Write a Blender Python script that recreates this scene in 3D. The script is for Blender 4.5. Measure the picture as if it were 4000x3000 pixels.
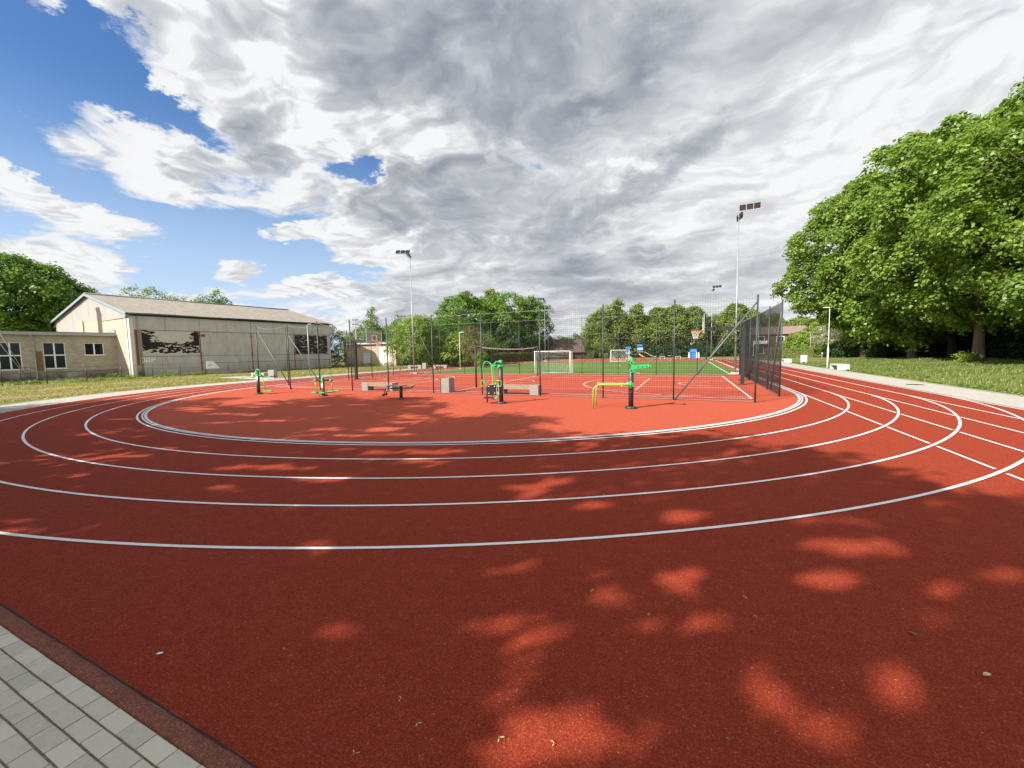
import bpy, math, random
import numpy as np
from mathutils import Vector, Matrix
rad = math.radians
sc = bpy.context.scene
for o in list(bpy.data.objects): bpy.data.objects.remove(o)
COL = sc.collection

# ------------------------------------------------------------------ camera
cam = bpy.data.cameras.new("camera"); camo = bpy.data.objects.new("camera", cam); COL.objects.link(camo)
cam.sensor_width = 36; cam.lens = 1608.75/4000*36; cam.clip_end = 3000; cam.clip_start = 0.05
_r = Vector((0.92188431, 0.38706136, -0.0176867)); _u = Vector((-0.01428035, 0.07955757, 0.99672798)); _f = Vector((-0.38720199, 0.91861532, -0.07887025))
camo.matrix_world = Matrix(((_r.x, _u.x, -_f.x, 0), (_r.y, _u.y, -_f.y, 0), (_r.z, _u.z, -_f.z, 2.075), (0, 0, 0, 1)))
sc.camera = camo

# ------------------------------------------------------------------ sun, exposure
SUN_EL = 36.0; SUN_AZ = 56.0      # azimuth of the shadows, from +X towards +Y
sd = Vector((math.cos(rad(SUN_AZ))*math.cos(rad(SUN_EL)), math.sin(rad(SUN_AZ))*math.cos(rad(SUN_EL)), -math.sin(rad(SUN_EL))))
sl = bpy.data.lights.new("sun", 'SUN'); sl.energy = 5.0; sl.angle = rad(0.55); sl.color = (1.0, 0.945, 0.86)
so = bpy.data.objects.new("sun", sl); COL.objects.link(so); so.rotation_euler = sd.to_track_quat('-Z', 'Y').to_euler()
so.location = (-20, -30, 40)
sc.view_settings.view_transform = 'Standard'; sc.view_settings.look = 'None'; sc.view_settings.gamma = 1
sc.view_settings.exposure = 0.88
sc.render.engine = 'CYCLES'
sc.cycles.max_bounces = 6; sc.cycles.transparent_max_bounces = 8
sc.cycles.diffuse_bounces = 3; sc.cycles.glossy_bounces = 2; sc.cycles.transmission_bounces = 4

# ------------------------------------------------------------------ sky
class NT:
    """small helper to write node trees"""
    def __init__(s, nt): s.nt = nt; s.n = nt.nodes; s.l = nt.links
    def node(s, t, **k):
        n = s.n.new(t)
        for a, v in k.items(): setattr(n, a, v)
        return n
    def put(s, sock, v):
        if isinstance(v, bpy.types.NodeSocket): s.l.new(v, sock)
        elif v is not None: sock.default_value = v
    def math(s, op, a, b=None, c=None, clamp=False):
        n = s.node('ShaderNodeMath', operation=op); n.use_clamp = clamp
        s.put(n.inputs[0], a); s.put(n.inputs[1], b)
        if c is not None: s.put(n.inputs[2], c)
        return n.outputs[0]
    def vmath(s, op, a, b=None, out=0):
        n = s.node('ShaderNodeVectorMath', operation=op); s.put(n.inputs[0], a); s.put(n.inputs[1], b); return n.outputs[out]
    def scale(s, a, k):
        n = s.node('ShaderNodeVectorMath', operation='SCALE'); s.put(n.inputs[0], a); s.put(n.inputs[3], k); return n.outputs[0]
    def comb(s, x, y, z):
        n = s.node('ShaderNodeCombineXYZ'); s.put(n.inputs[0], x); s.put(n.inputs[1], y); s.put(n.inputs[2], z); return n.outputs[0]
    def sep(s, v):
        n = s.node('ShaderNodeSeparateXYZ'); s.put(n.inputs[0], v); return n.outputs
    def noise(s, v, scale=5, detail=4, rough=.5, dist=0, col=False, dim='3D'):
        n = s.node('ShaderNodeTexNoise', noise_dimensions=dim)
        s.put(n.inputs['Vector'], v); n.inputs['Scale'].default_value = scale; n.inputs['Detail'].default_value = detail
        n.inputs['Roughness'].default_value = rough; n.inputs['Distortion'].default_value = dist
        return n.outputs[1 if col else 0]
    def noise2(s, *a, **k): return s.noise(*a, dim='2D', **k)
    def vor(s, v, scale, out=0, rnd=1.0, feature='F1'):
        n = s.node('ShaderNodeTexVoronoi', feature=feature); s.put(n.inputs['Vector'], v); n.inputs['Scale'].default_value = scale
        n.inputs['Randomness'].default_value = rnd; return n.outputs[out]
    def mr(s, v, a, b, c=0, d=1, smooth=False):
        n = s.node('ShaderNodeMapRange'); n.interpolation_type = 'SMOOTHSTEP' if smooth else 'LINEAR'
        s.put(n.inputs[0], v)
        for i, q in zip((1, 2, 3, 4), (a, b, c, d)): s.put(n.inputs[i], q)
        return n.outputs[0]
    def mix(s, f, a, b, blend='MIX'):
        n = s.node('ShaderNodeMix', data_type='RGBA', blend_type=blend)
        s.put(n.inputs[0], f)
        for sock, v in ((n.inputs[6], a), (n.inputs[7], b)):
            if isinstance(v, tuple) and len(v) == 3: v = (*v, 1)
            s.put(sock, v)
        return n.outputs[2]
    def map(s, v, loc=(0, 0, 0), rot=(0, 0, 0), scl=(1, 1, 1), typ='POINT'):
        n = s.node('ShaderNodeMapping', vector_type=typ); s.put(n.inputs[0], v)
        n.inputs[1].default_value = loc; n.inputs[2].default_value = rot; n.inputs[3].default_value = scl; return n.outputs[0]

COV = [(-1.158, 0.549, 0.139, 0.034, -3.058, 1.0), (-1.237, 0.493, 0.04, 0.017, -2.887, 0.8), (-0.848, 0.586, 0.541, 0.124, 3.077, 1.0), (0.098, 0.499, 0.803, 0.328, 2.847, 1.1), (-1.13, 0.344, 0.139, 0.072, 2.755, 0.75), (-0.761, 0.402, 0.317, 0.158, 3.018, 1.0), (-1.173, 0.228, 0.10, 0.026, 3.112, 1.3), (-1.232, 0.155, 0.12, 0.045, -3.121, 1.0), (-0.974, 0.168, 0.048, 0.022, -3.016, 1.35), (-0.815, 0.151, 0.092, 0.021, -3.089, 1.35), (-0.869, 0.254, 0.103, 0.013, -2.964, .95), (-0.743, 0.229, 0.09, 0.038, 3.051, 1.0), (-1.258, 0.269, 0.046, 0.017, 2.543, 1.1), (-0.454, 0.223, 0.255, 0.147, -3.137, 0.9), (0.009, 0.172, 0.569, 0.175, 3.039, 0.9), (-0.946, 0.109, 0.492, 0.031, -3.095, 0.45), (-0.6, 0.148, 0.129, 0.064, -3.114, 0.5), (-1.167, 0.451, 0.107, 0.042, 2.808, -0.7), (-1.066, 0.417, 0.086, 0.03, 3.029, -0.8), (-1.243, 0.419, 0.078, 0.058, -2.624, -0.7), (-1.245, 0.335, 0.036, 0.022, 3.076, -0.3), (-0.939, 0.234, 0.184, 0.034, 3.11, -0.55), (-0.73, 0.397, 0.060, 0.030, -2.623, -.95), (-0.45, 0.393, 0.022, 0.04, 2.6, -0.35), (-0.482, 0.319, 0.040, 0.018, -3.119, -0.55), (-1.098, 0.226, 0.084, 0.027, 2.863, -0.4), (-0.772, 0.176, 0.185, 0.024, -3.09, -0.45), (-1.067, 0.15, 0.083, 0.027, -3.028, -0.4), (-0.155, 0.416, 0.089, 0.045, -2.864, -0.2), (0.177, 0.074, 0.081, 0.046, -3.021, -0.45), (-0.1, 0.06, .7, .07, 0, .75), (-.85, .05, .5, .05, 0, .5), (0.131, 0.118, 0.117, 0.026, -2.994, -0.35)]
DARK = [(-0.644, 0.593, 0.41, 0.091, 2.994, 0.75), (-0.418, 0.486, 0.192, 0.077, 2.705, 0.6), (-0.338, 0.629, 0.192, 0.061, 3.1, 0.7), (-0.08, 0.577, 0.084, 0.059, 2.981, 0.75), (-0.229, 0.517, 0.11, 0.029, 3.049, 0.75), (-0.067, 0.363, 0.196, 0.037, -2.704, 0.95), (-0.272, 0.29, 0.132, 0.061, -2.736, 0.6), (-0.231, 0.197, 0.077, 0.027, 3.086, 0.9), (-0.076, 0.206, 0.083, 0.027, 2.962, 0.95), (-0.196, 0.152, 0.283, 0.032, 3.025, 0.75), (-0.57, 0.35, 0.24, 0.093, 2.974, 0.5), (-0.885, 0.376, 0.145, 0.07, 3.023, 0.3), (-0.652, 0.295, 0.167, 0.032, 3.039, 0.3), (0.131, 0.149, 0.148, 0.031, -3.054, 0.5), (0.148, 0.323, 0.372, 0.042, -2.973, 0.3), (0.141, 0.543, 0.498, 0.079, 3.069, 0.28), (0.105, 0.261, 0.184, 0.031, -2.823, 0.35), (-1.0, 0.548, 0.176, 0.041, 3.055, 0.4), (-1.089, 0.343, 0.083, 0.031, 2.747, 0.2)]

def build_world():
    w = bpy.data.worlds.new("World"); sc.world = w; w.use_nodes = True; nt = w.node_tree; nt.nodes.clear(); N = NT(nt)
    sky = N.node('ShaderNodeTexSky', sky_type='NISHITA'); sky.sun_disc = False
    sky.sun_elevation = rad(SUN_EL); sky.sun_rotation = math.atan2(-sd.x, -sd.y) ; sky.altitude = 50; sky.air_density = 1.0; sky.dust_density = 0.6; sky.ozone_density = 2.0
    tc = N.node('ShaderNodeTexCoord'); D = tc.outputs['Generated']
    X, Y, Z = N.sep(D)
    az = N.math('ARCTAN2', X, Y); el = N.math('ARCSINE', Z)
    # cloud layer coordinates: the layer is seen in perspective, flatter towards the horizon
    zz = N.math('ADD', N.math('MAXIMUM', Z, 0.0), 0.16)
    P = N.comb(N.math('DIVIDE', X, zz), N.math('DIVIDE', Y, zz), 0.0)
    warp = N.noise2(P, 1.3, 4, .55, col=True)
    Pw = N.vmath('ADD', P, N.scale(N.vmath('SUBTRACT', warp, (.5, .5, .5)), .55))
    n1 = N.noise2(Pw, 2.6, 10, .62)
    n2 = N.noise2(N.vmath('ADD', N.map(Pw, rot=(0, 0, rad(28)), scl=(.75, 1.5, 1)), (7.3, 2.1, 4.0)), 1.15, 7, .52)
    n3 = N.noise2(N.vmath('ADD', Pw, (-.05, -.07, 0.0)), 2.6, 10, .62)
    # wobble the layout by noise so the banks have ragged outlines
    wn = N.vmath('SUBTRACT', N.noise2(P, 3.4, 9, .68, col=True), (.5, .5, .5))
    wob = N.node('ShaderNodeVectorMath', operation='SCALE'); N.put(wob.inputs[0], wn); N.put(wob.inputs[3], N.mr(el, .05, .6, .05, .22)); wob = wob.outputs[0]
    AE = N.vmath('ADD', N.comb(az, el, 0.0), wob)
    def field(blobs, base, soft):
        acc = None
        for (a, e, ra, re, rot, s) in blobs:
            m = N.map(AE, (a, e, 0), (0, 0, rot), (ra, re, 1), 'TEXTURE')
            d = N.vmath('LENGTH', m, out=1)
            g = N.mr(d, soft, 1.5, s, 0.0, True)
            acc = g if acc is None else N.math('ADD', acc, g)
        return N.math('ADD', acc, base)
    # outside the seen part broken cloud; behind the camera full cloud added for ambient
    M = field(COV, -0.12, .35)
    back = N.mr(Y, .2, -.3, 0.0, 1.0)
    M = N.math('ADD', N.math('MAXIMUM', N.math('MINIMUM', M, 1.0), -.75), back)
    def bil(v):
        q = N.node('ShaderNodeTexVoronoi', feature='F1', voronoi_dimensions='2D'); q.normalize = True; N.put(q.inputs['Vector'], v); q.inputs['Scale'].default_value = 3.4; q.inputs['Detail'].default_value = 3.0; q.inputs['Roughness'].default_value = .6
        return q.outputs[0]
    b1 = bil(Pw); b2 = bil(N.vmath('ADD', Pw, (-.035, -.05, 0.0)))
    dens = N.math('ADD', M, N.math('MULTIPLY', N.math('SUBTRACT', n1, .5), 1.5))
    dens = N.math('ADD', dens, N.math('MULTIPLY', N.math('SUBTRACT', .34, b1), 1.6))
    alpha = N.math('MULTIPLY', N.mr(dens, .14, .70, 0, 1, True), N.mr(el, .012, .05, 0, 1, True))
    dk = N.math('MINIMUM', field(DARK, 0.0, -.15), 1.15)
    thick = N.mr(dens, .42, .95, 0, 1, True)
    n4 = N.noise2(N.vmath('ADD', N.map(Pw, rot=(0, 0, rad(28)), scl=(.7, 1.3, 1)), (1.3, 5.1, 2.0)), 3.4, 7, .58)
    shade = N.math('ADD', N.math('ADD', N.math('MULTIPLY', dk, .70), N.math('ADD', N.mr(az, -1.05, -.7, -.20, .17), N.mr(az, -.2, .3, 0, -.26))), N.math('MULTIPLY', N.math('SUBTRACT', n2, .5), N.mr(az, -.9, .1, 1.4, .9)))
    shade = N.math('ADD', shade, N.math('MULTIPLY', N.math('SUBTRACT', n4, .5), N.math('MULTIPLY', N.mr(el, .08, .35, .3, 1.0), N.mr(az, -.7, .1, .8, .4))))
    shade = N.math('MAXIMUM', N.math('MULTIPLY', shade, thick), 0.0)
    relief = N.math('ADD', N.math('MULTIPLY', N.math('SUBTRACT', n3, n1), N.math('MULTIPLY', N.mr(el, .08, .4, .4, 1.0), N.mr(az, -.8, .1, 1.3, .6))), N.math('MULTIPLY', N.math('SUBTRACT', b1, b2), N.math('MULTIPLY', N.mr(el, .08, .35, .5, 1.0), N.mr(az, -.95, -.2, 2.0, .55))))
    shade = N.math('MAXIMUM', N.math('ADD', shade, relief), 0.0)
    light = (5.75, 5.8, 5.85); grey = (1.6, 1.78, 2.15)
    shade = N.math('DIVIDE', N.math('MULTIPLY', shade, 1.55), N.math('ADD', shade, .6))
    ccol = N.mix(shade, light, grey)
    veil = (4.3, 4.55, 5.0)
    ccol = N.mix(N.mr(thick, 0, 1, .35, 0), ccol, veil)
    ssky = N.mix(1.0, sky.outputs[0], (.50, .73, .97), 'MULTIPLY')
    hz = N.mr(el, .0, .48, .80, 0, True)
    ssky = N.mix(hz, ssky, (4.3, 5.2, 6.3))
    col = N.mix(alpha, ssky, ccol)
    # unseen sky behind the photographer, brightened and warmed to add ambient light
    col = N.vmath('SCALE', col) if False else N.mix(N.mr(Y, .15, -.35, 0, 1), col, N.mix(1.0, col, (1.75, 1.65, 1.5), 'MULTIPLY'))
    # below the horizon
    col = N.mix(N.mr(Z, -.02, -.10, 0, 1), col, (1.0, 1.0, .9))
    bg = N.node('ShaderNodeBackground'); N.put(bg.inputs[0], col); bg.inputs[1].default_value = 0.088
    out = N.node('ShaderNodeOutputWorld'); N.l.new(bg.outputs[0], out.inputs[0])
    w.cycles.sampling_method = 'MANUAL'; w.cycles.sample_map_resolution = 512
build_world()

# ------------------------------------------------------------------ materials
MATS = {}
def material(name, fn):
    m = bpy.data.materials.new(name); m.use_nodes = True; nt = m.node_tree; nt.nodes.clear(); N = NT(nt)
    out = N.node('ShaderNodeOutputMaterial'); N.l.new(fn(N), out.inputs[0]); MATS[name] = m; return m
def pbr(N, col, rough=.8, metal=0, spec=.3, bump=None, bstr=.3, bdist=.01, alpha=None):
    b = N.node('ShaderNodeBsdfPrincipled')
    if isinstance(col, tuple): col = (*col[:3], 1)
    N.put(b.inputs['Base Color'], col); N.put(b.inputs['Roughness'], rough); N.put(b.inputs['Metallic'], metal)
    b.inputs['Specular IOR Level'].default_value = spec
    if bump is not None:
        n = N.node('ShaderNodeBump'); n.inputs['Strength'].default_value = bstr; n.inputs['Distance'].default_value = bdist
        N.put(n.inputs['Height'], bump); N.l.new(n.outputs[0], b.inputs['Normal'])
    if alpha is not None: N.put(b.inputs['Alpha'], alpha)
    return b.outputs[0]
def OC(N): return N.node('ShaderNodeTexCoord').outputs['Object']

def rubber(base, dark, light, grit=1.0):
    def f(N):
        P = OC(N)
        g = N.noise(P, 190, 2, .6); gv = N.vor(P, 260, 1)          # granules
        big = N.noise(P, .55, 5, .6); mid = N.noise(P, 6, 4, .6)
        c = N.mix(N.mr(g, .36, .66), dark, base)
        sp = N.sep(gv)[0]
        c = N.mix(N.math('MULTIPLY', N.mr(sp, .86, .95), .55*grit), c, light)
        c = N.mix(N.math('MULTIPLY', N.mr(sp, .16, .04), .8*grit), c, tuple(x*.35 for x in dark))
        c = N.mix(N.mr(big, .3, .7, .0, .22), c, tuple(x*.72 for x in base))
        c = N.mix(N.mr(mid, .45, .75, .0, .16), c, light)
        st = N.noise(N.map(P, scl=(.35, .35, 1)), 2.2, 5, .65)
        c = N.mix(N.mr(st, .60, .78, 0, .30), c, (base[0]*.78, base[1]*1.4, base[2]*1.5))
        pt = N.noise(P, 22, 4, .7); c = N.mix(N.mr(pt, .36, .60, .55, 0), c, tuple(x*.40 for x in base)); pt2 = N.noise(P, 75, 2, .6); c = N.mix(N.mr(pt2, .40, .52, .5, 0), c, tuple(x*.35 for x in base)); c = N.mix(N.mr(pt2, .56, .70, 0, .35), c, light)   # granule clumping
        sp2 = N.sep(N.vor(P, 120, 1))[0]; c = N.mix(N.mr(sp2, .994, .997, 0, .40*grit), c, (.5, .34, .14))    # dry bits
        return pbr(N, c, .9, spec=.10, bump=g, bstr=.8, bdist=.006)
    return f
material('track_rubber', rubber((.43, .060, .026), (.16, .018, .014), (.56, .14, .06)))
material('infield_rubber', rubber((.56, .108, .054), (.42, .074, .042), (.68, .19, .11), .6))
material('court_rubber', rubber((.53, .094, .050), (.40, .066, .038), (.68, .21, .12), .5))
material('kerb_rubber', rubber((.36, .135, .09), (.20, .065, .045), (.50, .27, .19)))
def _paint(N):
    P = OC(N); g = N.noise(P, 230, 2, .6); m = N.noise(P, 9, 5, .6)
    c = N.mix(N.mr(g, .3, .62), (.66, .64, .63), (.90, .89, .87)); c = N.mix(N.mr(m, .5, .75, 0, .4), c, (.66, .58, .55))
    return pbr(N, c, .6, spec=.3, bump=g, bstr=.5, bdist=.004)
material('line_paint', _paint)
def _alu(N):
    P = OC(N); return pbr(N, N.mix(N.noise(P, 3, 4), (.56, .58, .59), (.72, .73, .73)), .6, .05, .4)
material('drain_metal', _alu)
material('drain_dark', lambda N: pbr(N, (.035, .03, .03), .9))
def _paver(N):
    a = N.node('ShaderNodeAttribute', attribute_name='tone'); P = OC(N)
    t = a.outputs['Fac']; n = N.noise(P, 45, 5, .65); m = N.noise(P, 5, 4, .6)
    c = N.mix(t, (.50, .465, .37), (.68, .62, .49)); c = N.mix(N.mr(n, .35, .7, 0, .35), c, (.74, .68, .56))
    c = N.mix(N.mr(m, .55, .75, 0, .35), c, (.27, .245, .20))
    v = N.vor(P, 38, 0); c = N.mix(N.mr(v, .05, .02, 0, .0), c, (.1, .09, .08))
    return pbr(N, c, .85, bump=n, bstr=.5, bdist=.004)
material('paver', _paver)
def _joint(N):
    P = OC(N); n = N.noise(P, 90, 4, .7); return pbr(N, N.mix(N.mr(n, .4, .6), (.11, .10, .07), (.28, .25, .19)), .95, bump=n, bstr=.8)
material('joint_sand', _joint)
def _path(N):
    P = OC(N); b = N.node('ShaderNodeTexBrick'); N.put(b.inputs['Vector'], P); b.inputs['Scale'].default_value = 1.0
    b.inputs['Brick Width'].default_value = .2; b.inputs['Row Height'].default_value = .1; b.inputs['Mortar Size'].default_value = .004
    b.inputs['Color1'].default_value = (.36, .34, .31, 1); b.inputs['Color2'].default_value = (.43, .41, .37, 1); b.inputs['Mortar'].default_value = (.2, .18, .15, 1)
    n = N.noise(P, 1.2, 5, .6); c = N.mix(N.mr(n, .4, .75, 0, .4), b.outputs[0], (.33, .30, .25)); return pbr(N, c, .9)
material('path_paving', _path)
def _grass(dry, seedoff):
    def f(N):
        P = N.vmath('ADD', OC(N), (seedoff, seedoff*.7, 0.0)); a = N.noise(N.map(P, scl=(1, .45, 1)), .22, 6, .62); b = N.noise(P, 2.5, 6, .65); g = N.noise(P, 38, 3, .7)
        gc = N.mix(b, (.17, .20, .045), (.29, .30, .09)); gd = N.mix(b, (.40, .29, .15), (.52, .40, .23))
        c = N.mix(N.mr(a, .5-dry, .60-dry+.03, 0, 1, True), gc, gd)
        c = N.mix(N.mr(g, .35, .7, .5, 0), c, (.055, .07, .02)); c = N.mix(N.mr(b, .58, .72, 0, .6), c, (.36, .30, .14)); d_ = N.noise(N.map(P, scl=(1, .5, 1)), .9, 5, .7); c = N.mix(N.mr(d_, .5, .32, 0, .5), c, (.07, .10, .025))
        return pbr(N, c, .95, spec=.1, bump=N.math('ADD', g, b), bstr=1.0, bdist=.06)
    return f
material('grass_left', _grass(.03, 4.0)); material('grass_right', _grass(-.07, 31.0))
def _turf(N):
    P = OC(N); X, Y, Z = N.sep(P); g = N.noise(P, 70, 3, .7); b = N.noise(P, .6, 4)
    st = N.math('SINE', N.math('MULTIPLY', Y, 1.9)); c = N.mix(N.mr(st, -.3, .3), (.10, .175, .028), (.125, .21, .038)); c = N.mix(N.mr(g, .35, .65, .45, 0), c, (.03, .06, .012))
    c = N.mix(N.mr(b, .4, .7, 0, .3), c, (.12, .18, .05)); return pbr(N, c, .8, spec=.2, bump=g, bstr=.6, bdist=.02)
material('turf', _turf)
def _brick(c1, c2, mort, stain=.5):
    def f(N):
        P = OC(N); X, Y, Z = N.sep(P)
        b = N.node('ShaderNodeTexBrick'); N.put(b.inputs['Vector'], N.comb(N.math('ADD', X, Y), Z, 0.0)); b.inputs['Scale'].default_value = 1.0
        b.inputs['Brick Width'].default_value = .30; b.inputs['Row Height'].default_value = .115; b.inputs['Mortar Size'].default_value = .014
        b.inputs['Color1'].default_value = (*c1, 1); b.inputs['Color2'].default_value = (*c2, 1); b.inputs['Mortar'].default_value = (*mort, 1)
        n = N.noise(P, .9, 6, .65); m = N.noise(P, 7, 4, .6)
        c = N.mix(N.mr(m, .45, .75, 0, .4), b.outputs[0], tuple(x*1.25 for x in c2)); c = N.mix(N.mr(n, .55, .72, 0, .35), c, (.27, .16, .08))
        foot = N.math('MULTIPLY', N.mr(Z, 1.0, .3), N.mr(n, .32, .55), clamp=True)
        c = N.mix(N.math('MULTIPLY', foot, stain), c, (.085, .065, .055))
        return pbr(N, c, .92, bump=b.outputs[1], bstr=-.5, bdist=.01)
    return f
material('brick_silicate', _brick((.50, .455, .36), (.36, .315, .245), (.20, .175, .14), .9))
material('brick_pale', _brick((.42, .375, .30), (.35, .30, .235), (.36, .31, .25), .5))
material('brick_shed', _brick((.60, .47, .34), (.47, .36, .27), (.30, .25, .2), .4))
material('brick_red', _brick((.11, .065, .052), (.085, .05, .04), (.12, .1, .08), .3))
def _conc(c1, c2, sc_=1.0, rust=.25):
    def f(N):
        P = OC(N); n = N.noise(N.map(P, scl=(1, 1, .5)), 1.1*sc_, 7, .65); m = N.noise(P, 14*sc_, 4, .65); s = N.noise(N.map(P, scl=(2.6, 2.6, .22)), 1.4, 5, .6)
        c = N.mix(N.mr(n, .35, .68), c1, c2); c = N.mix(N.mr(m, .4, .75, 0, .35), c, tuple(x*.62 for x in c1)); c = N.mix(N.mr(s, .56, .74, 0, rust), c, (.20, .115, .06))
        X, Y, Z = N.sep(P); c = N.mix(N.math('MULTIPLY', N.mr(Z, 1.2, .1), N.mr(n, .38, .55, 0, .45)), c, (.17, .145, .12))
        return pbr(N, c, .9, bump=m, bstr=.3, bdist=.01)
    return f
material('concrete_panel', _conc((.42, .395, .355), (.56, .53, .49), 1.0, .45)); material('concrete_band', _conc((.44, .43, .395), (.54, .525, .49), .8, .2))
material('plaster', _conc((.30, .275, .26), (.39, .36, .34), .6, .5)); material('concrete_block', _conc((.30, .285, .265), (.42, .40, .37), 4.0, .05)); material('concrete_white', _conc((.58, .55, .52), (.68, .65, .62), 2.0, .02))
def _roof(N):
    P = OC(N); n = N.noise(P, 1.6, 7, .7); m = N.noise(P, 9, 5, .7); s = N.noise(N.map(P, rot=(0, 0, rad(-7)), scl=(.3, 2.5, 1)), 1.2, 5, .6)
    c = N.mix(N.mr(n, .35, .65), (.17, .155, .135), (.27, .245, .21)); c = N.mix(N.mr(m, .5, .72, 0, .5), c, (.11, .10, .08)); c = N.mix(N.mr(s, .5, .7, 0, .3), c, (.32, .295, .26))
    return pbr(N, c, .95, bump=m, bstr=.3, bdist=.01)
material('asbestos_roof', _roof)
def flat(name, col, rough=.6, metal=0., spec=.4, var=.12, scale=6):
    def f(N):
        n = N.noise(OC(N), scale, 5, .6); return pbr(N, N.mix(N.mr(n, .3, .7), tuple(x*(1-var) for x in col), tuple(min(1, x*(1+var)) for x in col)), rough, metal, spec)
    return material(name, f)
flat('dark_steel', (.028, .034, .034), .5, .2, var=.3); flat('post_green', (.030, .055, .045), .45, .1, var=.3); flat('galvanised', (.30, .32, .34), .5, .5, var=.15); flat('brace_steel', (.11, .13, .13), .5, .3)
flat('machine_charcoal', (.035, .037, .042), .42, .1, .5, .2); flat('machine_green', (.025, .36, .095), .38, 0, .55, .06); flat('machine_lime', (.23, .42, .05), .4, 0, .5, .06); flat('black_rubber', (.018, .018, .02), .6)
flat('wood_slat', (.30, .245, .17), .75, 0, .2, .25, 14); flat('white_paint', (.78, .78, .76), .45, 0, .4, .06); flat('window_frame', (.76, .76, .76), .5, 0, .4, .05)
flat('hoop_orange', (.78, .13, .012), .4, 0, .5, .05); flat('net_white', (.72, .71, .68), .8, 0, .1, .08); flat('net_black', (.022, .022, .022), .85, 0, .1, .2); flat('rope_pale', (.26, .26, .25), .8, 0, .1)
flat('blue_trim', (.24, .29, .33), .5, .1); flat('rust_red', (.24, .055, .035), .8, 0, .2, .4); flat('dark_gap', (.02, .017, .015), .9); flat('mural_black', (.022, .018, .018), .8)
flat('grey_trim', (.36, .35, .33), .7); flat('tile_brown', (.115, .085, .07), .85, 0, .2, .25, 3); flat('tile_pink', (.22, .155, .13), .85, 0, .2, .2, 3); flat('wood_dark', (.085, .055, .038), .85, 0, .2, .3, 5)
flat('play_blue', (.035, .19, .55), .45); flat('play_yellow', (.80, .42, .02), .4); flat('slide_steel', (.45, .46, .47), .4, .5); flat('lamp_glass', (.19, .165, .16), .12, 0, .8, .1); flat('lamp_black', (.012, .012, .013), .6)
flat('concrete_far', (.40, .37, .33), .9); flat('door_blue', (.50, .56, .60), .7, 0, .2, .12, 4); flat('door_white', (.66, .66, .62), .7, 0, .2, .15, 4); flat('felt_roof', (.10, .09, .085), .95)
flat('car_red', (.09, .012, .012), .25, .3, .6, .05); flat('car_glass', (.03, .035, .04), .08, 0, .8, .05); flat('plate_white', (.8, .8, .78), .5); flat('yellow_bar', (.7, .5, .12), .6); flat('seed_dry', (.55, .45, .22), .8, 0, .1, .3, 60); flat('leaf_green_dead', (.12, .14, .05), .7, 0, .2, .3, 60)
flat('iron_cover', (.05, .045, .04), .7)
def _glass(N):
    b = N.node('ShaderNodeBsdfPrincipled'); b.inputs['Base Color'].default_value = (.012, .016, .016, 1); b.inputs['Roughness'].default_value = .08; b.inputs['Specular IOR Level'].default_value = .3
    return b.outputs[0]
material('dark_glass', _glass)
def _clear(N):
    b = N.node('ShaderNodeBsdfPrincipled'); b.inputs['Base Color'].default_value = (.8, .85, .86, 1); b.inputs['Roughness'].default_value = .12; b.inputs['Alpha'].default_value = .13
    return b.outputs[0]
material('clear_board', _clear)
def _corr(N):
    P = OC(N); n = N.noise(P, 6, 5, .6); return pbr(N, N.mix(n, (.07, .055, .04), (.21, .155, .115)), .95, bump=N.noise(N.map(P, scl=(1, 1, .25)), 14, 6, .7), bstr=1.0, bdist=.05)
material('bark', _corr)
flat('bark_birch', (.30, .28, .24), .9, 0, .1, .4, 5); flat('bark_pale', (.36, .26, .19), .9, 0, .1, .25, 9)
def leaf_mat(name, a, b, c, trans=.35, spec=.35):
    def f(N):
        at = N.node('ShaderNodeAttribute', attribute_name='tone'); t = at.outputs['Fac']
        col = N.mix(N.mr(t, 0, .55), a, b); col = N.mix(N.mr(t, .6, 1.0), col, c)
        d = pbr(N, col, .45, spec=spec)
        tr = N.node('ShaderNodeBsdfTranslucent'); N.put(tr.inputs[0], N.mix(1.0, col, (1.25, 1.35, .6), 'MULTIPLY'))
        mx = N.node('ShaderNodeMixShader'); mx.inputs[0].default_value = trans; N.l.new(d, mx.inputs[1]); N.l.new(tr.outputs[0], mx.inputs[2]); return mx.outputs[0]
    return material(name, f)
leaf_mat('leaf_maple', (.080, .145, .022), (.170, .265, .042), (.38, .46, .10), .42, .4)
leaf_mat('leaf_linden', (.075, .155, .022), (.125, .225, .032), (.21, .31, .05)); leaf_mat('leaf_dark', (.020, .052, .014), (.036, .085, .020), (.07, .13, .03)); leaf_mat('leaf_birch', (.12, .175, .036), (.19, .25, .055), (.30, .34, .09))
leaf_mat('leaf_lime', (.13, .21, .03), (.20, .29, .042), (.32, .39, .07)); leaf_mat('leaf_bronze', (.12, .10, .05), (.19, .16, .09), (.30, .25, .16)); leaf_mat('leaf_blossom', (.16, .19, .07), (.36, .34, .24), (.60, .55, .46))
leaf_mat('leaf_hedge', (.075, .125, .028), (.14, .195, .045), (.25, .29, .08)); leaf_mat('leaf_drygrass', (.20, .21, .06), (.36, .31, .13), (.50, .42, .22)); leaf_mat('leaf_weed', (.12, .20, .03), (.2, .29, .05), (.34, .38, .1))

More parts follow.
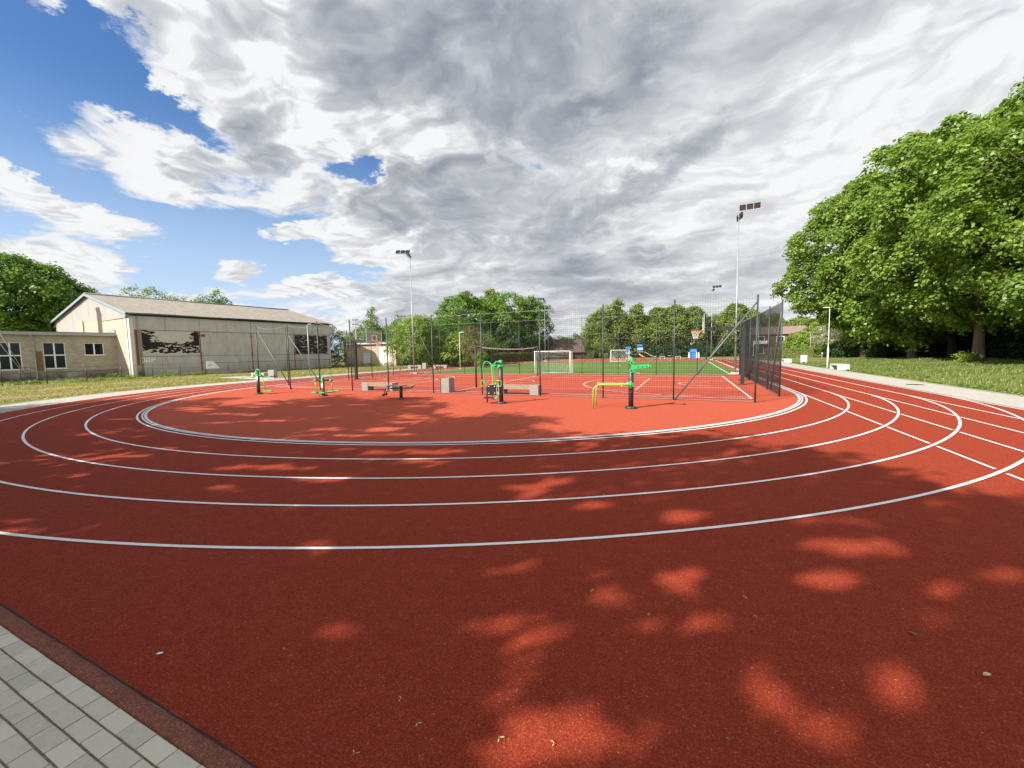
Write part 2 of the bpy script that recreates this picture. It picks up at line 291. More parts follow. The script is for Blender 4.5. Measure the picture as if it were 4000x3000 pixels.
# ------------------------------------------------------------------ mesh helpers
class MB:
    def __init__(s): s.v = []; s.f = []
    def add(s, vs, fs):
        k = len(s.v); s.v.extend([tuple(map(float, q)) for q in vs]); s.f.extend([tuple(i+k for i in f) for f in fs]); return s
    def box(s, x0, x1, y0, y1, z0, z1, M=None):
        v = [(x0, y0, z0), (x1, y0, z0), (x1, y1, z0), (x0, y1, z0), (x0, y0, z1), (x1, y0, z1), (x1, y1, z1), (x0, y1, z1)]
        if M is not None: v = [tuple(M @ Vector(q)) for q in v]
        return s.add(v, [(0, 3, 2, 1), (4, 5, 6, 7), (0, 1, 5, 4), (1, 2, 6, 5), (2, 3, 7, 6), (3, 0, 4, 7)])
    def bev(s, x0, x1, y0, y1, z0, z1, b=.01):
        v = []
        for z, e in ((z0, 0), (z1-b, 0), (z1, b)):
            v += [(x0+e, y0+e, z), (x1-e, y0+e, z), (x1-e, y1-e, z), (x0+e, y1-e, z)]
        f = [(8, 9, 10, 11)]
        for L in (0, 4):
            for i in range(4): j = (i+1) % 4; f.append((L+i, L+j, L+4+j, L+4+i))
        return s.add(v, f)
    def tube(s, pts, r, n=8, cap=True):
        pts = [Vector(q) for q in pts]; rs = r if isinstance(r, (list, tuple)) else [r]*len(pts)
        rings = []; up = None; v = []
        for i, q in enumerate(pts):
            t = (pts[min(i+1, len(pts)-1)]-pts[max(i-1, 0)]).normalized()
            if up is None:
                up = Vector((0, 0, 1)) if abs(t.z) < .9 else Vector((1, 0, 0))
            a = t.cross(up); a.normalize(); b = a.cross(t); b.normalize(); up = b
            for k in range(n):
                an = 2*math.pi*k/n; v.append(tuple(q+(a*math.cos(an)+b*math.sin(an))*rs[i]))
        f = []
        for i in range(len(pts)-1):
            for k in range(n): k2 = (k+1) % n; f.append((i*n+k, i*n+k2, (i+1)*n+k2, (i+1)*n+k))
        if cap and n > 2: f.append(tuple(range(n-1, -1, -1))); f.append(tuple((len(pts)-1)*n+k for k in range(n)))
        return s.add(v, f)
    def lathe(s, prof, c=(0, 0, 0), n=20):
        v = []; f = []
        for (r, z) in prof:
            for k in range(n): a = 2*math.pi*k/n; v.append((c[0]+r*math.cos(a), c[1]+r*math.sin(a), c[2]+z))
        for i in range(len(prof)-1):
            for k in range(n): k2 = (k+1) % n; f.append((i*n+k, i*n+k2, (i+1)*n+k2, (i+1)*n+k))
        f.append(tuple((len(prof)-1)*n+k for k in range(n)))
        return s.add(v, f)
    def prism(s, poly, z0, z1):
        n = len(poly); v = [(x, y, z0) for x, y in poly]+[(x, y, z1) for x, y in poly]
        return s.add(v, [tuple(range(n-1, -1, -1)), tuple(range(n, 2*n))]+[(i, (i+1) % n, n+(i+1) % n, n+i) for i in range(n)])
    def build(s, name, mat, parent=None, smooth=False, loc=None, M=None):
        me = bpy.data.meshes.new(name); vs = s.v
        if M is not None: vs = [tuple(M @ Vector(q)) for q in vs]
        me.from_pydata(vs, [], s.f); me.materials.append(MATS[mat])
        if smooth: me.polygons.foreach_set('use_smooth', [True]*len(me.polygons))
        o = bpy.data.objects.new(name, me); COL.objects.link(o)
        if parent: o.parent = parent
        if loc: o.location = loc
        return o
def arcpts(c, r, a0, a1, n): return [(c[0]+r*math.cos(a0+(a1-a0)*i/n), c[1]+r*math.sin(a0+(a1-a0)*i/n)) for i in range(n+1)]
def thing(name, label, cat, loc=(0, 0, 0), rz=0., group=None):
    o = bpy.data.objects.new(name, None); o.empty_display_size = .3; COL.objects.link(o); o.location = loc; o.rotation_euler = (0, 0, rz)
    o['label'] = label; o['category'] = cat
    if group: o['group'] = group
    return o
def tag(o, label, cat, group=None):
    o['label'] = label; o['category'] = cat
    if group: o['group'] = group
    return o
def struct(o): o['kind'] = 'structure'; return o
def dup(root, loc, rz=0., label=None, scale=None, cat=None, name=None):
    r = root.copy(); COL.objects.link(r); r.location = loc; r.rotation_euler = (0, 0, rz)
    if name: r.name = name
    if label: r['label'] = label
    if cat: r['category'] = cat
    if scale: r.scale = scale if isinstance(scale, tuple) else (scale,)*3
    def kids(src, dst):
        for ch in list(src.children):
            c = ch.copy(); COL.objects.link(c); c.parent = dst; kids(ch, c)
    kids(root, r); return r

# ------------------------------------------------------------------ ground, track, court
CX, CY, R0, LW = -11.06, 22.40, 15.78, 1.2238
CY2 = 74.0                                    # centre of the far bend
def sheet(name, poly, z, mat):
    m = MB(); m.add([(x, y, z) for x, y in poly], [tuple(range(len(poly)))]); return struct(m.build(name, mat))
def oval(r, n=64):
    return arcpts((CX, CY2), r, 0, math.pi, n)+arcpts((CX, CY), r, math.pi, 2*math.pi, n)
def strip(mb, pts, w, z):
    """flat painted line of width w along pts"""
    L = []; n = len(pts)
    for i, (x, y) in enumerate(pts):
        a = Vector(pts[max(i-1, 0)]); b = Vector(pts[min(i+1, n-1)]); t = (b-a).normalized(); q = Vector((-t.y, t.x))*w/2
        L.append((x+q.x, y+q.y, z)); L.append((x-q.x, y-q.y, z))
    mb.add(L, [(2*i, 2*i+1, 2*i+3, 2*i+2) for i in range(n-1)])
# one ground sheet to the horizon, with a low bank under the trees on the right
def ground():
    xs = sorted(set([-1500, -700, -350, -200]+list(range(-120, 14, 6))+[13.0+i*.75 for i in range(0, 40)]+[50, 70, 120, 250, 700, 1500]))
    ys = sorted(set([-1500, -600, -250, -100]+[-40+2.5*i for i in range(0, 70)]+[160, 220, 400, 800, 1500]))
    m = MB(); random.seed(3); v = []
    for y in ys:
        for x in xs:
            z = -.03
            if x > 15 and 15 < y < 110:
                k = min(1, (x-15)/8); k = k*k*(3-2*k); e = min(1, (y-15)/10, (110-y)/20)
                z += k*.42*e*(1+.25*math.sin(x*.9+y*.35)+.2*math.sin(y*.8-x*.5))
            v.append((x, y, z))
    n = len(xs); f = [(j*n+i, j*n+i+1, (j+1)*n+i+1, (j+1)*n+i) for j in range(len(ys)-1) for i in range(n-1)]
    m.add(v, f); o = m.build('ground', 'grass_left', smooth=True); o.data.materials.append(MATS['grass_right'])
    for p in o.data.polygons:
        if p.center.x > -11: p.material_index = 1
    return struct(o)
ground()
PZ = -.012
rO, rP = R0+4*LW+.10, 23.05
# paved path: ring outside the track plus the paving in the foreground
m = MB(); n = 96
a = oval(rO+.07, n); b = oval(rP, n)
k = len(a); m.add([(x, y, PZ) for x, y in a]+[(x, y, PZ) for x, y in b], [(i, (i+1) % k, k+(i+1) % k, k+i) for i in range(k)])
struct(m.build('path', 'path_paving'))
m = MB()
for rr, w in ((rP+.05, .10), (rO+.10, .06)):
    a_ = math.acos((CX+14.0-CX)/rr) if False else 0
    c = arcpts((CX, CY2), rr, 0, math.pi, 64)+arcpts((CX, CY), rr, math.pi, math.pi*1.42, 44); strip(m, c, w, .004)
    strip(m, [(CX+rr, -20), (CX+rr, CY2)], w, .004)
struct(m.build('path_kerb', 'concrete_far'))
# red running surface (union of oval, apron in the foreground and the start extension)
YE = 1.295
def edge_y(x): return 1.185-(x+2.86)*.0385 + .105     # foreground edge of the red surface
poly = arcpts((CX, CY2), rO, 0, math.pi, 64)+arcpts((CX, CY), rO, math.pi, math.pi*1.5, 48)
poly += [(-9.5, edge_y(-9.5)), (-6.0, edge_y(-6.0)), (1.5, edge_y(1.5)), (3.4, -.5), (3.6, -30), (CX+rO, -30)]
track = sheet('running_track', poly, 0.0, 'track_rubber')
infield = sheet('infield', oval(R0-.22, 80), .004, 'infield_rubber')
# paint
lines = MB(); Z = .0085
for kk in range(0, 5):
    r = R0+kk*LW
    strip(lines, arcpts((CX, CY), r, math.pi, 2*math.pi, 140)+[(CX+r, CY+i*(CY2-CY)/10) for i in range(1, 11)]+arcpts((CX, CY2), r, 0, math.pi, 80)[1:]+[(CX-r, CY2-i*(CY2-CY)/10) for i in range(1, 11)], .055, Z)
for kk in range(0, 5):                        # start extension of the right straight, broken where it meets the bends
    x = CX+R0+kk*LW; cuts = []
    for j in range(kk+1, 5):
        cuts.append(CY-math.sqrt(max(0, (R0+j*LW)**2-(x-CX)**2)))
    ys = [CY]+cuts+[-30]
    gap = .14
    for i in range(len(ys)-1):
        g0 = gap if i else 0; hi = ys[i]-g0; lo = ys[i+1]+(gap if i+1 < len(ys)-1 else 0)
        if hi-lo > .2: strip(lines, [(x, hi), (x, lo)], .05, Z+.002)
lo = lines.build('lane_line', 'line_paint', track)
# drain channel along the inside of the first lane
m = MB()
for rr, w in ((R0-.13, .045), (R0-.225, .075)):
    c = oval(rr, 110); c.append(c[0]); strip(m, c, w, .016)
for rr in (R0-.17,):
    cc = arcpts((CX, CY), rr, math.pi*1.2, math.pi*1.85, 900)
    for i in range(0, len(cc)-1):
        (x0, y0), (x1, y1) = cc[i], cc[i+1]
        strip(m, [(x0, y0), (x0+(x1-x0)*.4, y0+(y1-y0)*.4)], .036, .015)
drain = m.build('drain_channel', 'drain_metal'); struct(drain)
m = MB(); c = oval(R0-.17, 110); c.append(c[0]); strip(m, c, .03, .012); m.build('drain_slot', 'drain_dark', drain)
# court
m = MB(); m.add([(-25.3, 18.0, .008), (2.9, 18.0, .008), (2.9, 34.75, .008), (-25.3, 34.75, .008)], [(0, 1, 2, 3)])
court = struct(m.build('sports_court', 'court_rubber'))
cl = MB(); Z = .0125; x0, x1, y0, y1 = -25.0, 2.5, 18.95, 33.55; ym = 26.1; xm = -11.3
def rect(mb, a, b, c, d, w=.05, z=Z):
    strip(mb, [(a, c-w/2), (a, d+w/2)], w, z); strip(mb, [(b, c-w/2), (b, d+w/2)], w, z); strip(mb, [(a+w/2, c), (b-w/2, c)], w, z+.0008); strip(mb, [(a+w/2, d), (b-w/2, d)], w, z+.0008)
rect(cl, x0, x1, y0, y1, .06)
strip(cl, [(xm, y0+.03), (xm, y1-.03)], .05, Z+.001); strip(cl, arcpts((xm, ym), 1.8, 0, 2*math.pi, 40), .05, Z+.003)
for s, ex in ((-1, x1), (1, x0)):
    hx = ex+s*1.575; fx = ex+s*5.8
    strip(cl, [(ex, ym-2.45), (fx, ym-2.45)], .05, Z+.002); strip(cl, [(ex, ym+2.45), (fx, ym+2.45)], .05, Z+.002); strip(cl, [(fx, ym-2.47), (fx, ym+2.47)], .05, Z+.0035)
    a0 = math.pi/2; c = arcpts((fx, ym), 1.8, a0, a0-s*math.pi, 24); strip(cl, c, .05, Z+.004)
    c = arcpts((hx, ym), 1.25, a0, a0-s*math.pi, 20); c = [(ex+s*1.2, ym+1.25)]+c+[(ex+s*1.2, ym-1.25)]; strip(cl, c, .05, Z+.004)
    t = math.asin(6.6/6.75); c = arcpts((hx, ym), 6.75, t if s < 0 else math.pi-t, 0, 1)
    if s < 0: c = arcpts((hx, ym), 6.75, math.pi-t, math.pi+t, 40)
    else: c = arcpts((hx, ym), 6.75, t, -t, 40)
    strip(cl, [(ex, c[0][1])]+c+[(ex, c[-1][1])], .05, Z+.005)
rect(cl, -20.3, -2.3, 21.6, 30.6, .04, Z+.006)
cl.build('court_line', 'line_paint', court)
# football turf
m = MB(); m.add([(-26.3, 35.0, .012), (4.05, 35.0, .012), (4.05, 72.6, .012), (-26.3, 72.6, .012)], [(0, 1, 2, 3)])
field = struct(m.build('football_field', 'turf')); fl = MB(); Z = .018
rect(fl, -25.0, 3.2, 35.8, 71.6, .08, Z); strip(fl, [(-25, 53.7), (3.2, 53.7)], .07, Z+.002); strip(fl, arcpts((-11.1, 53.7), 3.4, 0, 2*math.pi, 48), .07, Z+.003)
strip(fl, [(-3.7, 36.0)]+arcpts((-9.6, 35.9), 6.0, 0, math.pi/2, 16)[1:]+arcpts((-12.8, 35.9), 6.0, math.pi/2, math.pi, 16), .07, Z+.004)
strip(fl, arcpts((-9.6, 71.5), 6.0, 0, -math.pi/2, 16)+arcpts((-12.8, 71.5), 6.0, -math.pi/2, -math.pi, 16), .07, Z+.004)
fl.build('field_line', 'line_paint', field)
# second small court inside the far bend
m = MB(); rect(m, -20, -2.5, 75.5, 84.5, .06, .012); strip(m, arcpts((-2.5, 80), 3.5, math.pi/2, math.pi*1.5, 24), .06, .014)
struct(m.build('far_court_line', 'line_paint'))
# foreground kerb and paving stones
ang = -math.atan(.0385)
def fx(x, d): return (x+math.sin(ang)*0-math.sin(ang)*-d*0, edge_y(x)-d)
m = MB()
pts = [(x, edge_y(x)-.052) for x in np.arange(-9.5, 1.51, .1)]
prof = [(-.052, -.02), (-.050, .006), (-.036, .014), (.034, .014), (.046, .004), (.049, -.02)]
v = []
random.seed(2)
for i, (x, y) in enumerate(pts):
    j = .004*math.sin(i*1.3)+.003*math.sin(i*.37)
    for d, z in prof: v.append((x, y+d+(j if d > 0 else 0), z))
n = len(prof); m.add(v, [(i*n+q, i*n+q+1, (i+1)*n+q+1, (i+1)*n+q) for i in range(len(pts)-1) for q in range(n-1)])
tk = struct(m.build('track_kerb', 'kerb_rubber', smooth=True))
m = MB(); strip(m, [(x, y+.056+.003*math.sin(i*.9)+.002*math.sin(i*2.3)) for i, (x, y) in enumerate(pts)], .008, .0035); m.build('shaded_gap', 'drain_dark', tk)  # dark strip painting the shade in the narrow gap beside the kerb
def paving():
    rng = random.Random(5); m = MB(); tones = []
    M = Matrix.Translation((-2.86, edge_y(-2.86)-.107, 0)) @ Matrix.Rotation(ang, 4, 'Z')
    for row in range(16):
        off = (.0 if row % 2 == 0 else .095)+rng.uniform(-.008, .008)
        for i in range(-32, 16):
            a = i*.2065+off; y1_ = -row*.1055-.002; y0_ = y1_-.0955; x0_ = a+.0035; x1_ = a+.2035-rng.uniform(0, .004)
            k0 = len(m.v); dz = rng.uniform(-.0025, .0025); m.bev(x0_, x1_, y0_, y1_, -.05, .012+dz, .0035)
            t = rng.random(); x1_ -= .001
            for q in range(k0, len(m.v)):
                x, y, z = m.v[q]; m.v[q] = (x+rng.uniform(-.0008, .0008), y+rng.uniform(-.0012, .0012), z)
            tones += [t]*9
    o = m.build('paving_stones', 'paver', M=M); at = o.data.attributes.new('tone', 'FLOAT', 'FACE'); at.data.foreach_set('value', tones)
    struct(o)
    m = MB(); m.add([tuple(M @ Vector(q)) for q in ((-6.7, .0, .007), (-6.7, -1.8, .007), (3.4, -1.8, .007), (3.4, 0, .007))], [(0, 1, 2, 3)]); m.build('paving_joint', 'joint_sand', o)
paving()

# ------------------------------------------------------------------ fences and nets
def net_mesh(mb, A, B, ztop, pitch=.09, r=.0032, scallop=.0, zbot=.03, sag=0.0, horiz=True):
    """net between two posts: every strand a thin three-sided rod; the top edge hangs in scallops"""
    A = Vector((A[0], A[1], 0)); B = Vector((B[0], B[1], 0)); L = (B-A).length; t = (B-A)/L
    def top(s):
        u = (s/L); k = max(1, round(L/.45)); ph = (u*k) % 1
        return ztop-scallop*math.sin(math.pi*ph)**.8*1.0-sag*4*u*(1-u)
    n = int(L/pitch)
    for i in range(1, n): s = i*L/n; q = A+t*s; mb.tube([(q.x, q.y, zbot), (q.x, q.y, top(s))], r, 3, False)
    k = int((ztop-zbot)/pitch)
    for j in range(k+1):
        z = zbot+j*pitch
        if z < ztop-.06-sag: mb.tube([(A.x, A.y, z), (B.x, B.y, z)], r, 3, False)
    return [tuple(A+t*(L*i/24)+Vector((0, 0, top(L*i/24)))) for i in range(25)]
def post_mb(x, y, h, r=.04): m = MB(); m.tube([(x, y, 0), (x, y, h)], r, 10); m.lathe([(r+.03, 0), (r+.03, .012), (r, .014)], (x, y, 0), 10); return m
def net_fence(name, label, posts, h, mat, netmat, braces=(), netfrom=0, pitch=.09, r=.0026, pr=.031, scallop=.05, group=None, sag=0.0, mid=None, rope='rope_pale', skip=()):
    t = thing(name, label, 'fence', (posts[0][0], posts[0][1], 0), 0, group); ox, oy = posts[0][0], posts[0][1]
    P = [(x-ox, y-oy) for x, y in posts]
    for x, y in P: post_mb(x, y, h, pr).build('post', mat, t, True)
    nm = MB(); rp = MB(); br_ = MB()
    for i in range(len(P)-1):
        if i in skip: continue
        if i >= netfrom:
            tp = net_mesh(nm, P[i], P[i+1], h-.06, pitch, r, scallop, sag=sag); rp.tube(tp, .009, 4, False)
            br_.tube([(P[i][0], P[i][1], .05), (P[i+1][0], P[i+1][1], .05)], .008, 4, False)
        else:
            A = Vector((*P[i], h-.08)); B = Vector((*P[i+1], h-.08)); rp.tube([A+(B-A)*k/12+Vector((0, 0, -.22*4*(k/12)*(1-k/12))) for k in range(13)], .01, 4, False)
    if nm.v: nm.build('net', netmat, t)
    if rp.v: rp.build('top_rope', rope, t, True)
    if br_.v: br_.build('bottom_rope', rope, t, True)
    for a, b in braces:
        m = MB(); m.tube([(a[0]-ox, a[1]-oy, a[2]), (b[0]-ox, b[1]-oy, b[2])], .03, 8); m.build('brace', 'brace_steel', t, True)
    return t
fr = [(-24.95, 17.85), (-22.2, 17.85), (-19.75, 17.85), (-17.3, 17.85), (-14.75, 17.85), (-11.9, 17.85), (-9.1, 17.85), (-6.12, 17.85), (-3.25, 17.8), (-.42, 17.75), (2.42, 17.6)]
net_fence('net_fence', 'tall dark ball-stop net along the near edge of the red court, behind the exercise machines', fr, 4.0, 'post_green', 'net_black', braces=[((-22.15, 17.9, .02), (-24.95, 17.87, 3.75)), ((-.38, 17.72, .02), (2.42, 17.6, 3.75))], netfrom=3, scallop=.07)
net_fence('net_fence', 'dark ball-stop net seen almost edge-on at the right end of the red court', [(3.62, 19.95), (3.68, 23.1), (3.72, 26.4), (3.74, 29.8), (3.76, 33.2), (3.76, 35.2)], 4.0, 'post_green', 'net_black', braces=[((3.7, 22.4, .02), (3.62, 19.97, 3.7))], pitch=.05, r=.0032, scallop=.07)
net_fence('net_fence', 'dark ball-stop net on thin posts closing the left end of the red court', [(-25.4, 20.3), (-25.4, 23.0), (-25.35, 25.8), (-25.3, 28.5), (-25.25, 31.3), (-25.2, 34.1)], 4.0, 'post_green', 'net_black', braces=[((-23.0, 20.9, .02), (-25.4, 20.32, 3.7))], scallop=.07)
net_fence('net_fence', 'tall ball-stop net between the red court and the green pitch, behind the volleyball net', [(-25.25, 34.95), (-22.45, 35.0), (-19.7, 35.0), (-16.8, 35.0), (-14.0, 35.05), (-11.2, 35.05), (-8.2, 35.05), (-5.15, 35.05), (-2.15, 35.05), (.85, 35.05), (3.75, 35.1)], 4.9, 'post_green', 'net_black', braces=[((-22.6, 35.0, .02), (-25.2, 35.0, 4.6)), ((-25.25, 32.0, .02), (-25.25, 34.9, 4.6)), ((.9, 35.05, .02), (3.7, 35.1, 4.6))], pitch=.11, r=.0026, pr=.024, scallop=.05)
net_fence('net_fence', 'far ball-stop net on thin posts behind the far goal of the green pitch', [(-25.2+i*2.9, 73.0) for i in range(11)], 5.0, 'post_green', 'net_black', pitch=.16, r=.004, pr=.024, scallop=.02)
net_fence('net_fence', 'farthest ball-stop net, low in front of the playground and the row of trees', [(-20+i*3.0, 90.5) for i in range(10)], 4.5, 'post_green', 'net_black', pitch=.2, r=.004, pr=.024, scallop=.02)

def low_fence():
    t = thing('mesh_fence', 'low dark green wire mesh fence in front of the brick buildings on the left', 'fence', (-50.6, 12, 0)); ys = np.arange(12, 54, 2.55)
    m = MB()
    for y in ys:
        x = -50.6-.0*y; post_mb(x+50.6, y-12, 1.48, .03).build('post', 'post_green', t, True)
    for z in (.05, .5, .95, 1.38): m.tube([(0, 0, z), (0, ys[-1]-12, z)], .009, 4, False)
    for y in np.arange(0, ys[-1]-12, .1): m.tube([(0, y, .05), (0, y, 1.38)], .0028, 3, False)
    for z in np.arange(.05, 1.38, .15): m.tube([(0, 0, z), (0, ys[-1]-12, z)], .0028, 3, False)
    m.build('wire_mesh', 'post_green', t)
low_fence()

# ------------------------------------------------------------------ floodlight masts, lamps
def mast(label, loc, h, rz, braces=True):
    t = thing('floodlight_mast', label, 'floodlight', loc, rz, 'floodlight masts at the corners of the green pitch')
    m = MB(); m.box(-.32, .32, -.32, .32, 0, .16); m.build('base', 'concrete_white', t)
    m = MB(); m.tube([(0, 0, .16), (0, 0, h*.55), (0, 0, h*.551), (0, 0, h)], [.078, .05, .04, .027], 10); m.build('pole', 'galvanised', t, True)
    for q, (a, tilt) in enumerate(((0.0, 0), (1.25, 1))):
        M = Matrix.Translation((0, 0, h-.05-.42*q)) @ Matrix.Rotation(a if q == 0 else a+.3, 4, 'Z')
        m = MB(); m.box(-.2, 1.55, -.03, .03, -.03, .03, M); m.build('crossbar', 'galvanised', t)
        for k in range(3):
            L = M @ Matrix.Translation((.24+k*.47, -.07, .2)) @ Matrix.Rotation(rad(-38), 4, 'X')
            m = MB(); m.bev(-.2, .2, -.24, .24, -.02, .10, .04); lo = m.build('floodlight', 'lamp_black', t, M=L)
            m = MB(); m.bev(-.165, .165, -.2, .2, -.012, 0, .004); m.build('lens', 'lamp_glass', lo, M=L @ Matrix.Rotation(math.pi, 4, 'X') @ Matrix.Translation((0, 0, .015)))
    return t
mast('tall floodlight mast left of centre, standing in front of the big round bush', (-25.2, 34.45, 0), 11.9, rad(-155))
mast('floodlight mast reaching highest in the picture, behind the near basketball hoop', (3.56, 36.1, 0), 12.3, rad(-5))
mast('distant floodlight mast left of the brown roofed barn, behind the near goal', (-25.4, 77.3, 0), 12.0, rad(-160))
mast('distant floodlight mast seen just left of the mast that reaches highest', (4.07, 78.7, 0), 12.2, rad(-8))
def street_lamp(label, loc, h, mat, arm, rz, thick=.05, head='flat', low=0):
    t = thing('street_lamp', label, 'street lamp', loc, rz); m = MB(); m.lathe([(thick*2.2, 0), (thick*2.2, .05), (thick*1.2, .07)], n=12)
    if low: m.tube([(0, 0, .03), (0, 0, low), (0, 0, low+.02), (0, 0, h)], [thick*2.4, thick*2.2, thick*.8, thick*.5], 10)
    else: m.tube([(0, 0, .03), (0, 0, h)], [thick*1.15, thick*.8], 10)
    if arm > 0: m.tube([(0, 0, h-.02), (arm, 0, h+.06)], .03, 8)
    m.build('pole', mat, t, True); m = MB(); m.bev(arm-.08, arm+.42, -.08, .08, h+.02, h+.08, .02); m.build('lamp_head', 'galvanised' if mat == 'galvanised' else 'white_paint', t); return t
street_lamp('galvanised lamp post on dry grass in front of the darker mural of the hall', (-33.9, 29.5, 0), 5.0, 'galvanised', .2, rad(0))
street_lamp('slim white lamp post in front of bushes, left of the volleyball net', (-26.3, 45.6, 0), 4.55, 'white_paint', .2, rad(10), .03)
street_lamp('white lamp post with a thicker foot beside the nearer box-like bench on the right', (12.35, 47.3, 0), 5.6, 'white_paint', .1, rad(190), .030, low=1.9)
street_lamp('small grey street lamp with a flat white head in front of the blossoming tree', (20.6, 89.0, 0), 4.6, 'galvanised', .5, rad(20), .05)

# ------------------------------------------------------------------ basketball hoops
def hoop(label, loc, rz, s=1.0):
    """post at the origin, arm reaches along +X"""
    t = thing('basketball_hoop', label, 'basketball hoop', loc, rz, 'basketball hoops around the courts'); t.scale = (s, s, s)
    m = MB(); m.box(-.09, .09, -.09, .09, .02, 3.25); m.box(-.22, .22, -.22, .22, 0, .025); m.build('pole', 'dark_steel', t)
    m = MB(); m.box(0.09, 1.98, -.06, .06, 3.06, 3.24); m.tube([(.09, 0, 2.55), (.75, 0, 3.06)], .03, 6)
    for sx in (-.5, .5): m.tube([(1.2, 0, 3.24), (2.0, sx, 3.85)], .025, 6); m.tube([(1.99, 0, 3.1), (1.99, sx, 2.98)], .02, 6)
    m.box(1.97, 2.0, -.3, .3, 3.0, 3.06); m.build('arm', 'dark_steel', t)
    m = MB(); m.box(2.01, 2.03, -.88, .88, 2.92, 3.95); bd = m.build('backboard', 'clear_board', t)
    m = MB()
    for (a, b, c, d) in ((-.9, .9, 2.9, 2.95), (-.9, .9, 3.92, 3.97), (-.9, -.85, 2.95, 3.92), (.85, .9, 2.95, 3.92)): m.box(2.0, 2.045, a, b, c, d)
    m.build('board_frame', 'galvanised', bd)
    m = MB()
    for (a, b, c, d) in ((-.3, .3, 3.1, 3.15), (-.3, .3, 3.5, 3.55), (-.3, -.25, 3.15, 3.5), (.25, .3, 3.15, 3.5)): m.box(2.046, 2.052, a, b, c, d)
    m.build('target_square', 'white_paint', bd)
    m = MB(); c = [(2.045+.38+.225*math.cos(a), .225*math.sin(a), 3.05) for a in np.linspace(0, 2*math.pi, 25)]; m.tube(c, .013, 6, False); m.box(2.045, 2.21, -.09, .09, 3.0, 3.06); m.box(2.045, 2.07, -.12, .12, 2.93, 3.09)
    rim = m.build('rim', 'hoop_orange', t, True)
    m = MB(); prof = [(.225, 0), (.19, -.1), (.155, -.2), (.13, -.3), (.125, -.42)]
    for k in range(12):
        for sg in (1, -1):
            m.tube([(2.425+r*math.cos(2*math.pi*(k+sg*.5*i)/12), r*math.sin(2*math.pi*(k+sg*.5*i)/12), 3.04+z) for i, (r, z) in enumerate(prof)], .0055, 4, False)
    m.build('net', 'net_white', rim)
    return t
hoop('near basketball hoop on a black cantilever post, seen from the side, with white net', (2.95, 26.15, 0), math.pi)
hoop('basketball hoop with clear backboard and white frame in front of the small brick shed', (-25.0, 26.3, 0), 0)
hoop('small distant basketball hoop beyond the green pitch, near the blue springy toy', (3.4, 80.4, 0), math.pi)

# ------------------------------------------------------------------ volleyball net
t = thing('volleyball_net', 'volleyball net with a sagging white top band between two dark posts on the court', 'net', (-11.3, 26.9, 0))
for y in (-5.5, 5.5): m = MB(); m.tube([(0, y, 0), (0, y, 2.5)], .05, 10); m.build('post', 'dark_steel', t, True)
def sg(u): return 2.43-.16*4*u*(1-u)
m = MB(); k = 30; v = []
for i in range(k+1): u = .08+i/k*.84; y = -5.5+11*u; v += [(-.006, y, sg(u)), (-.006, y, sg(u)-.075), (.006, y, sg(u)), (.006, y, sg(u)-.075)]
m.add(v, [f for i in range(k) for f in ((4*i, 4*i+1, 4*i+5, 4*i+4), (4*i+2, 4*i+6, 4*i+7, 4*i+3), (4*i, 4*i+4, 4*i+6, 4*i+2))])
for a, b in ((0, .08), (.92, 1)): m.tube([(0, -5.5+11*a, sg(a)), (0, -5.5+11*b, sg(b))], .012, 5, False)
m.build('top_band', 'white_paint', t)
m = MB()
for i in range(0, 92): u = .08+i/91*.84; y = -5.5+11*u; m.tube([(0, y, sg(u)-.07), (0, y, sg(u)-1.0)], .0022, 3, False)
for j in range(1, 11): m.tube([(0, -5.5+11*(.08+.84*i/12), sg(.08+.84*i/12)-.07-j*.093) for i in range(13)], .0022, 3, False)
m.build('mesh', 'net_black', t)

# ------------------------------------------------------------------ goals
def goal(label, loc, w, h, rz=0):
    t = thing('football_goal', label, 'goal', loc, rz, 'white goals on the green pitch')
    m = MB(); r = .038
    m.tube([(0, 0, 0), (0, 0, h), ], r, 8); m.tube([(w, 0, 0), (w, 0, h)], r, 8); m.tube([(-r, 0, h), (w+r, 0, h)], r, 8)
    for x in (0, w): m.tube([(x, 0, h), (x, .75, h-.02), (x, 1.15, .03)], .02, 6); m.tube([(x, 0, .03), (x, 1.15, .03)], .02, 6)
    m.tube([(0, 1.15, .03), (w, 1.15, .03)], .02, 6); m.build('frame', 'white_paint', t, True)
    m = MB(); n = int(w/.12); prof = [(0, h), (.72, h-.03), (.85, h*.62), (1.13, .04)]
    def bag(x, y, z): u = x/w; return (x, y-.16*math.sin(math.pi*u)*(z/h)*(1 if y > .5 else 0), z-.09*math.sin(math.pi*u)*(1 if .2 < y < .8 else 0))
    for i in range(n+1): x = w*i/n; m.tube([bag(x, y, z) for y, z in prof], .0042, 4, False)
    fine = []
    for (a, b) in zip(prof[:-1], prof[1:]):
        d = math.hypot(b[0]-a[0], b[1]-a[1]); k = max(1, int(d/.12))
        fine += [(a[0]+(b[0]-a[0])*i/k, a[1]+(b[1]-a[1])*i/k) for i in range(k)]
    for y, z in fine: m.tube([bag(w*i/12, y, z) for i in range(13)], .0042, 4, False)
    for x in (0, w):
        for i in range(1, 10): y = i*.11; zt = h-.02 if y < .75 else h-.02-(y-.75)/.4*(h-.05); m.tube([(x, y, .03), (x, y, zt)], .0042, 4, False)
        for j in range(1, int(h/.12)): z = j*.12; ye = .75+.4*(1-z/h); m.tube([(x, 0, z), (x, ye, z)], .0042, 4, False)
    m.build('net', 'net_white', t); return t
goal('near white handball-size goal with netting, on the near edge of the green pitch', (-12.85, 36.0, 0), 3.35, 2.02)
goal('far white goal on the far edge of the green pitch, left of the playground', (-9.0, 72.6, 0), 3.1, 1.98, math.pi)
